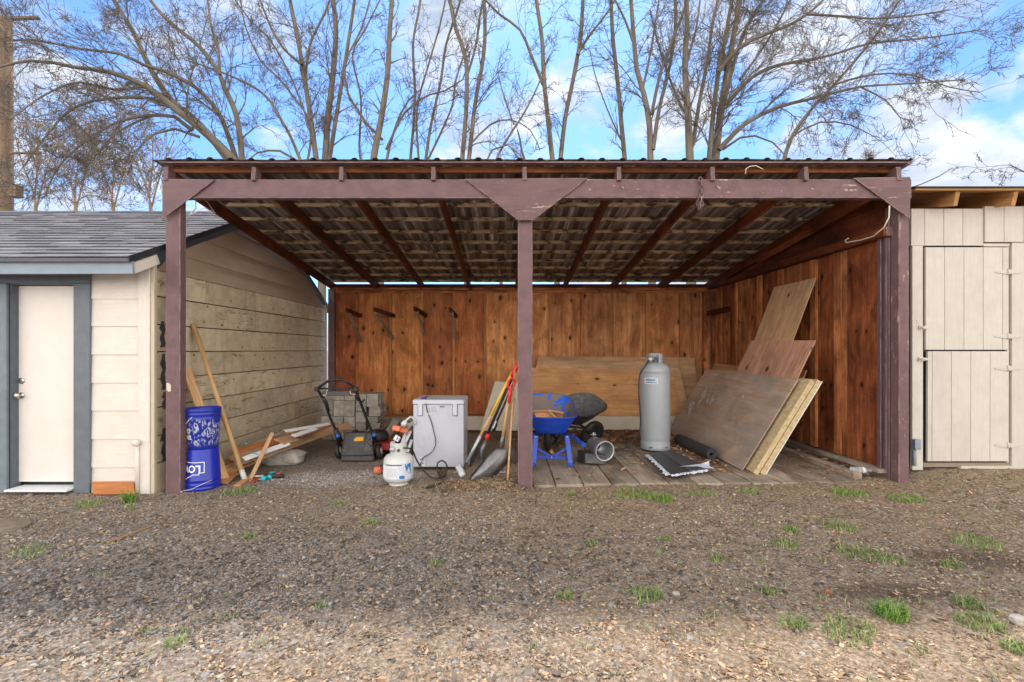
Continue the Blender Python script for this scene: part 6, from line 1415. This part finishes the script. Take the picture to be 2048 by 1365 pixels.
make_tree(11, 468, 13.0, [
 (W_([(470,326),(415,270),(350,218),(290,172),(220,145),(150,135),(60,122),(-60,150)], 22, 4), -2.2, dict(dens=.95, blen=1.5, up=.05, start=.2)),
 (W_([(460,326),(400,250),(342,200),(301,137),(267,65),(232,8),(190,-80)], 18, 8), .5),
 (W_([(474,326),(444,239),(424,208),(386,171),(328,142),(287,130),(239,108),(160,98),(60,80),(-40,90)], 13, 4), -1.0, dict(dens=.9, blen=1.4, up=.1)),
 (W_([(484,326),(474,235),(450,178),(440,150),(400,95),(340,45),(300,0),(240,-90)], 14, 7), 1.),
 (W_([(440,150),(436,100),(424,60),(415,0),(408,-80)], 7, 4), .3),
 (W_([(385,262),(350,234),(290,232),(235,245),(180,275),(120,330),(90,390)], 10, 3), -2.4, dict(dens=1., blen=1.15, up=-.1, droop=-.05)),
 (W_([(350,215),(300,197),(220,197),(150,215),(100,262),(50,330)], 10, 3), -2.6, dict(dens=1., blen=1.15, up=-.1, droop=-.05)),
 (W_([(400,275),(350,258),(310,268),(275,300),(255,350)], 7, 2.5), -1.5, dict(dens=1., blen=.9, up=-.1, droop=-.05)),
 (W_([(300,232),(240,262),(200,300),(170,350)], 6, 2), -2, dict(dens=1., blen=.9, up=-.1, droop=-.05)),
 (W_([(250,232),(215,290),(210,330)], 5, 2), -3, dict(dens=1., blen=.9, up=-.05, droop=-.04)),
 (W_([(290,172),(230,180),(160,165),(90,190),(20,240)], 8, 3), -3, dict(dens=1., blen=1.2, up=-.05, droop=-.04)),
 ], 'bare multi-stemmed tree at left whose long limbs arch out over the garden shed', blen=1.2, dens=.85, depth=3)
make_tree(12, 612, 13.8, [
 (W_([(603,328),(581,273),(560,236),(540,202),(513,178),(472,157),(430,140),(370,120)], 9, 3), .8, dict(blen=1.1)),
 (W_([(601,326),(560,302),(515,306),(494,322)], 7, 3), -1),
 (W_([(614,326),(622,270),(600,200),(575,140),(540,80),(500,40),(470,0)], 6, 3), .5),
 ], 'slender bare tree bending left just above the first roof bay', blen=.9)
make_tree(13, 642, 14.0, [
 (W_([(634,328),(622,240),(610,165),(596,80),(580,0),(570,-80)], 13, 8), .5),
 (W_([(650,328),(656,240),(668,130),(672,60),(666,-10),(668,-80)], 16, 9), 0),
 (W_([(657,328),(670,250),(688,140),(702,50),(712,-20)], 11, 7), -.5),
 (W_([(610,165),(620,90),(650,25),(675,-40)], 7, 4), .8),
 (W_([(604,130),(565,95),(540,50),(520,0),(500,-60)], 7, 4), 1.2),
 (W_([(622,240),(560,160),(520,120),(490,50),(480,-10)], 5, 3), .4),
 ], 'tall bare tree with three upright stems behind the second rafter tail', blen=1.0, depth=2)
make_tree(14, 758, 13.5, [
 (W_([(746,328),(762,240),(775,150),(779,70),(784,0),(792,-80)], 16, 9), 0),
 (W_([(772,328),(780,290),(800,230),(818,200),(840,180)], 8, 3), .6),
 (W_([(765,280),(735,250),(712,215),(700,200),(690,130),(722,60),(740,0)], 7, 4), -.7),
 (W_([(772,300),(810,225),(858,190),(890,182),(925,160),(940,110)], 6, 3), -1),
 ], 'single straight bare tree with thick pale trunk left of the middle post', blen=.9, depth=2)
make_tree(15, 838, 14.5, [
 (W_([(821,328),(827,250),(830,180),(826,90),(838,20),(850,-60)], 8, 5), .5),
 (W_([(850,328),(862,250),(882,160),(892,90),(918,10),(930,-60)], 8, 5), 0),
 (W_([(838,328),(834,220),(860,120),(880,50),(895,-20)], 6, 4), -.6),
 (W_([(852,328),(880,270),(905,210),(912,160),(935,90)], 6, 4), .9),
 (W_([(724,328),(722,200),(705,110),(730,60),(760,0)], 6, 3), .5),
 ], 'cluster of thin bare stems between the pale trunk and the twin-stemmed tree', blen=.8, depth=2)
make_tree(16, 932, 13.4, [
 (W_([(924,328),(932,225),(932,120),(912,60),(900,0),(890,-70)], 12, 8), 0),
 (W_([(937,328),(950,210),(966,120),(970,60),(968,0),(965,-70)], 11, 8), .4),
 (W_([(932,160),(952,90),(962,20),(985,-50)], 7, 5), .8),
 (W_([(940,290),(980,250),(1020,240),(1060,260),(1080,300)], 5, 2), -1),
 ], 'bare tree with two close parallel stems directly left of the middle post', blen=.9, depth=2)
make_tree(17, 1000, 12.6, [
 (W_([(990,328),(1010,285),(1040,240),(1065,195),(1085,150),(1100,110)], 7, 3), 0),
 (W_([(970,328),(985,300),(1015,290),(1040,310),(1050,326)], 5, 2.5), -.4),
 (W_([(1028,250),(1010,200),(1000,165),(995,140)], 4, 2), .3),
 ], 'small leaning bare sapling against the white cloud', blen=.8, dens=.9, depth=2)
make_tree(18, 1112, 13.6, [
 (W_([(1106,328),(1096,240),(1088,160),(1084,80),(1073,0),(1068,-70)], 12, 8), 0),
 (W_([(1120,328),(1130,240),(1148,150),(1160,80),(1166,0),(1170,-70)], 11, 8), .4),
 (W_([(1086,170),(1062,110),(1040,60),(1000,30),(970,0)], 8, 4), -.9),
 (W_([(1155,110),(1180,70),(1215,25),(1240,-20)], 7, 4), .8),
 (W_([(1052,328),(1040,280),(1035,260)], 6, 3), -.5),
 ], 'bare tree forking into a wide V above the middle of the carport roof', blen=.9, depth=2)
make_tree(19, 1246, 14.2, [
 (W_([(1250,328),(1242,240),(1235,160),(1226,80),(1222,0),(1220,-70)], 11, 8), 0),
 (W_([(1242,280),(1215,220),(1190,150),(1180,100)], 4, 2), 1),
 ], 'lone thin bare trunk right of the V-shaped tree', blen=.8, dens=.6, depth=2)
make_tree(20, 1302, 13.2, [
 (W_([(1301,328),(1299,250),(1288,190),(1274,140),(1268,80),(1262,0),(1258,-70)], 15, 8), 0),
 (W_([(1306,300),(1318,220),(1340,130),(1350,60),(1350,-20)], 10, 6), .5),
 (W_([(1303,230),(1320,150),(1345,80),(1372,10),(1390,-60)], 8, 5), -.5),
 (W_([(1285,180),(1300,110),(1310,50),(1318,0)], 6, 4), .8),
 (W_([(1268,90),(1250,40),(1230,0)], 6, 4), -.5),
 ], 'bare tree with several steep stems above the chain', blen=1., depth=2)
make_tree(21, 1380, 13.0, [
 (W_([(1380,328),(1376,230),(1370,130),(1374,50),(1372,-20)], 19, 9), 0),
 (W_([(1386,290),(1398,210),(1415,120),(1425,50),(1440,-20)], 10, 6), .6),
 (W_([(1378,240),(1352,190),(1320,100),(1300,20)], 7, 4), 1.2),
 (W_([(1372,130),(1392,60),(1400,0)], 6, 4), -.5),
 ], 'thick-trunked bare tree right of the chain', blen=1., depth=2)
make_tree(22, 1428, 13.4, [
 (W_([(1430,326),(1438,250),(1452,160),(1466,80),(1480,0),(1490,-60)], 20, 9), 0),
 (W_([(1418,326),(1432,180),(1450,80),(1462,10),(1470,-50)], 12, 7), .6),
 (W_([(1438,300),(1490,248),(1556,215),(1610,201),(1665,187),(1720,174),(1811,168),(1930,160)], 13, 3), -1.8, dict(dens=1., blen=1.25, up=.12)),
 (W_([(1452,210),(1504,155),(1556,131),(1610,122),(1665,110),(1738,88),(1848,77),(1960,60)], 11, 3), -1., dict(dens=1., blen=1.25, up=.12)),
 (W_([(1436,145),(1475,98),(1526,71),(1580,50),(1614,29),(1647,0),(1690,-50)], 10, 5), .3, dict(blen=1.2)),
 (W_([(1614,29),(1683,33),(1745,38),(1818,33),(1900,20)], 6, 3), -1., dict(dens=1., blen=1.2)),
 (W_([(1445,300),(1480,276),(1510,272),(1545,285),(1575,318)], 6, 3), -1, dict(blen=.7)),
 (W_([(1445,220),(1470,120),(1500,40),(1545,-20)], 10, 6), 1.2),
 (W_([(1480,160),(1530,90),(1570,20),(1600,-40)], 7, 4), 1.6),
 (W_([(1720,174),(1770,200),(1800,235),(1820,240)], 4, 2), -2.2, dict(dens=1., blen=.8, up=-.1)),
 ], 'large bare tree at right with long limbs sweeping out to the right over the roof', blen=1.1, dens=.8, depth=3)
make_tree(23, 1568, 12.4, [
 (W_([(1566,328),(1585,272),(1620,222),(1668,170),(1712,120),(1760,60),(1800,0)], 10, 4), .3, dict(blen=1.1)),
 (W_([(1585,272),(1640,245),(1700,250),(1750,275)], 5, 2), -1),
 (W_([(1668,170),(1740,150),(1820,150),(1900,175),(1960,185)], 5, 2), -1, dict(dens=1., blen=1.)),
 ], 'smaller bare tree leaning right behind the last roof bays', blen=.9, dens=.9)
make_tree(24, 1790, 9.8, [
 (W_([(1792,420),(1815,378),(1845,368),(1880,352),(1905,336)], 4, 2), 0, dict(dens=.25, blen=.25)),
 (W_([(1790,420),(1800,380),(1770,350),(1740,330)], 3, 1.5), 0, dict(dens=.2, blen=.25)),
 ], 'low bare bush twig poking up between the carport and the beige shed', name='bare_bush', group=None, rmin=.004)
make_tree(25, 2110, 11, [
 (W_([(2110,420),(2090,380),(2060,350),(2030,335),(2018,330)], 5, 2), 0, dict(dens=.8, blen=.5)),
 ], 'bare twigs reaching in at the right edge above the beige shed roof', name='bare_bush', group=None, rmin=.005)
# far tan thickets low behind the garden shed
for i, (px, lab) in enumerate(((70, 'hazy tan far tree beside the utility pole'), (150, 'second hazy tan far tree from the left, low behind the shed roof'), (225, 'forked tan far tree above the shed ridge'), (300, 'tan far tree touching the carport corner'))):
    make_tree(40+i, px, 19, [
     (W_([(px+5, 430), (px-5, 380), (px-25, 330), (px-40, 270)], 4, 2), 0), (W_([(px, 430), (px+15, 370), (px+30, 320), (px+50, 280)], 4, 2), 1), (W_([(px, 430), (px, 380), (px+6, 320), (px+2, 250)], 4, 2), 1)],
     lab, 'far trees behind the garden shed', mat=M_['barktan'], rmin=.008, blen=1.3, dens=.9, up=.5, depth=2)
# utility pole
up_ = thing('utility_pole', 'tall weathered wooden utility pole with step arms at the left edge', 'pole', (-12.83, 12, 0))
MB().tube([(-12.83, 12, -.3), (-12.83, 12, 9.9)], [.18, .135], 14).build('pole_shaft', M_['pole'], up_)
MB().plank(P(22, 38, 11.9), P(78, 36, 11.9), .09, .05).build('cross_arm', M_['pole'], up_)
MB().plank(P(20, 307, 11.9), P(80, 306, 11.9), .07, .04).build('cross_arm', M_['pole'], up_)
mb = MB()
mb.box(P(31, 383, 11.75), (.22, .20, .30)); mb.build('meter_box', M_['pole'], up_, .01)
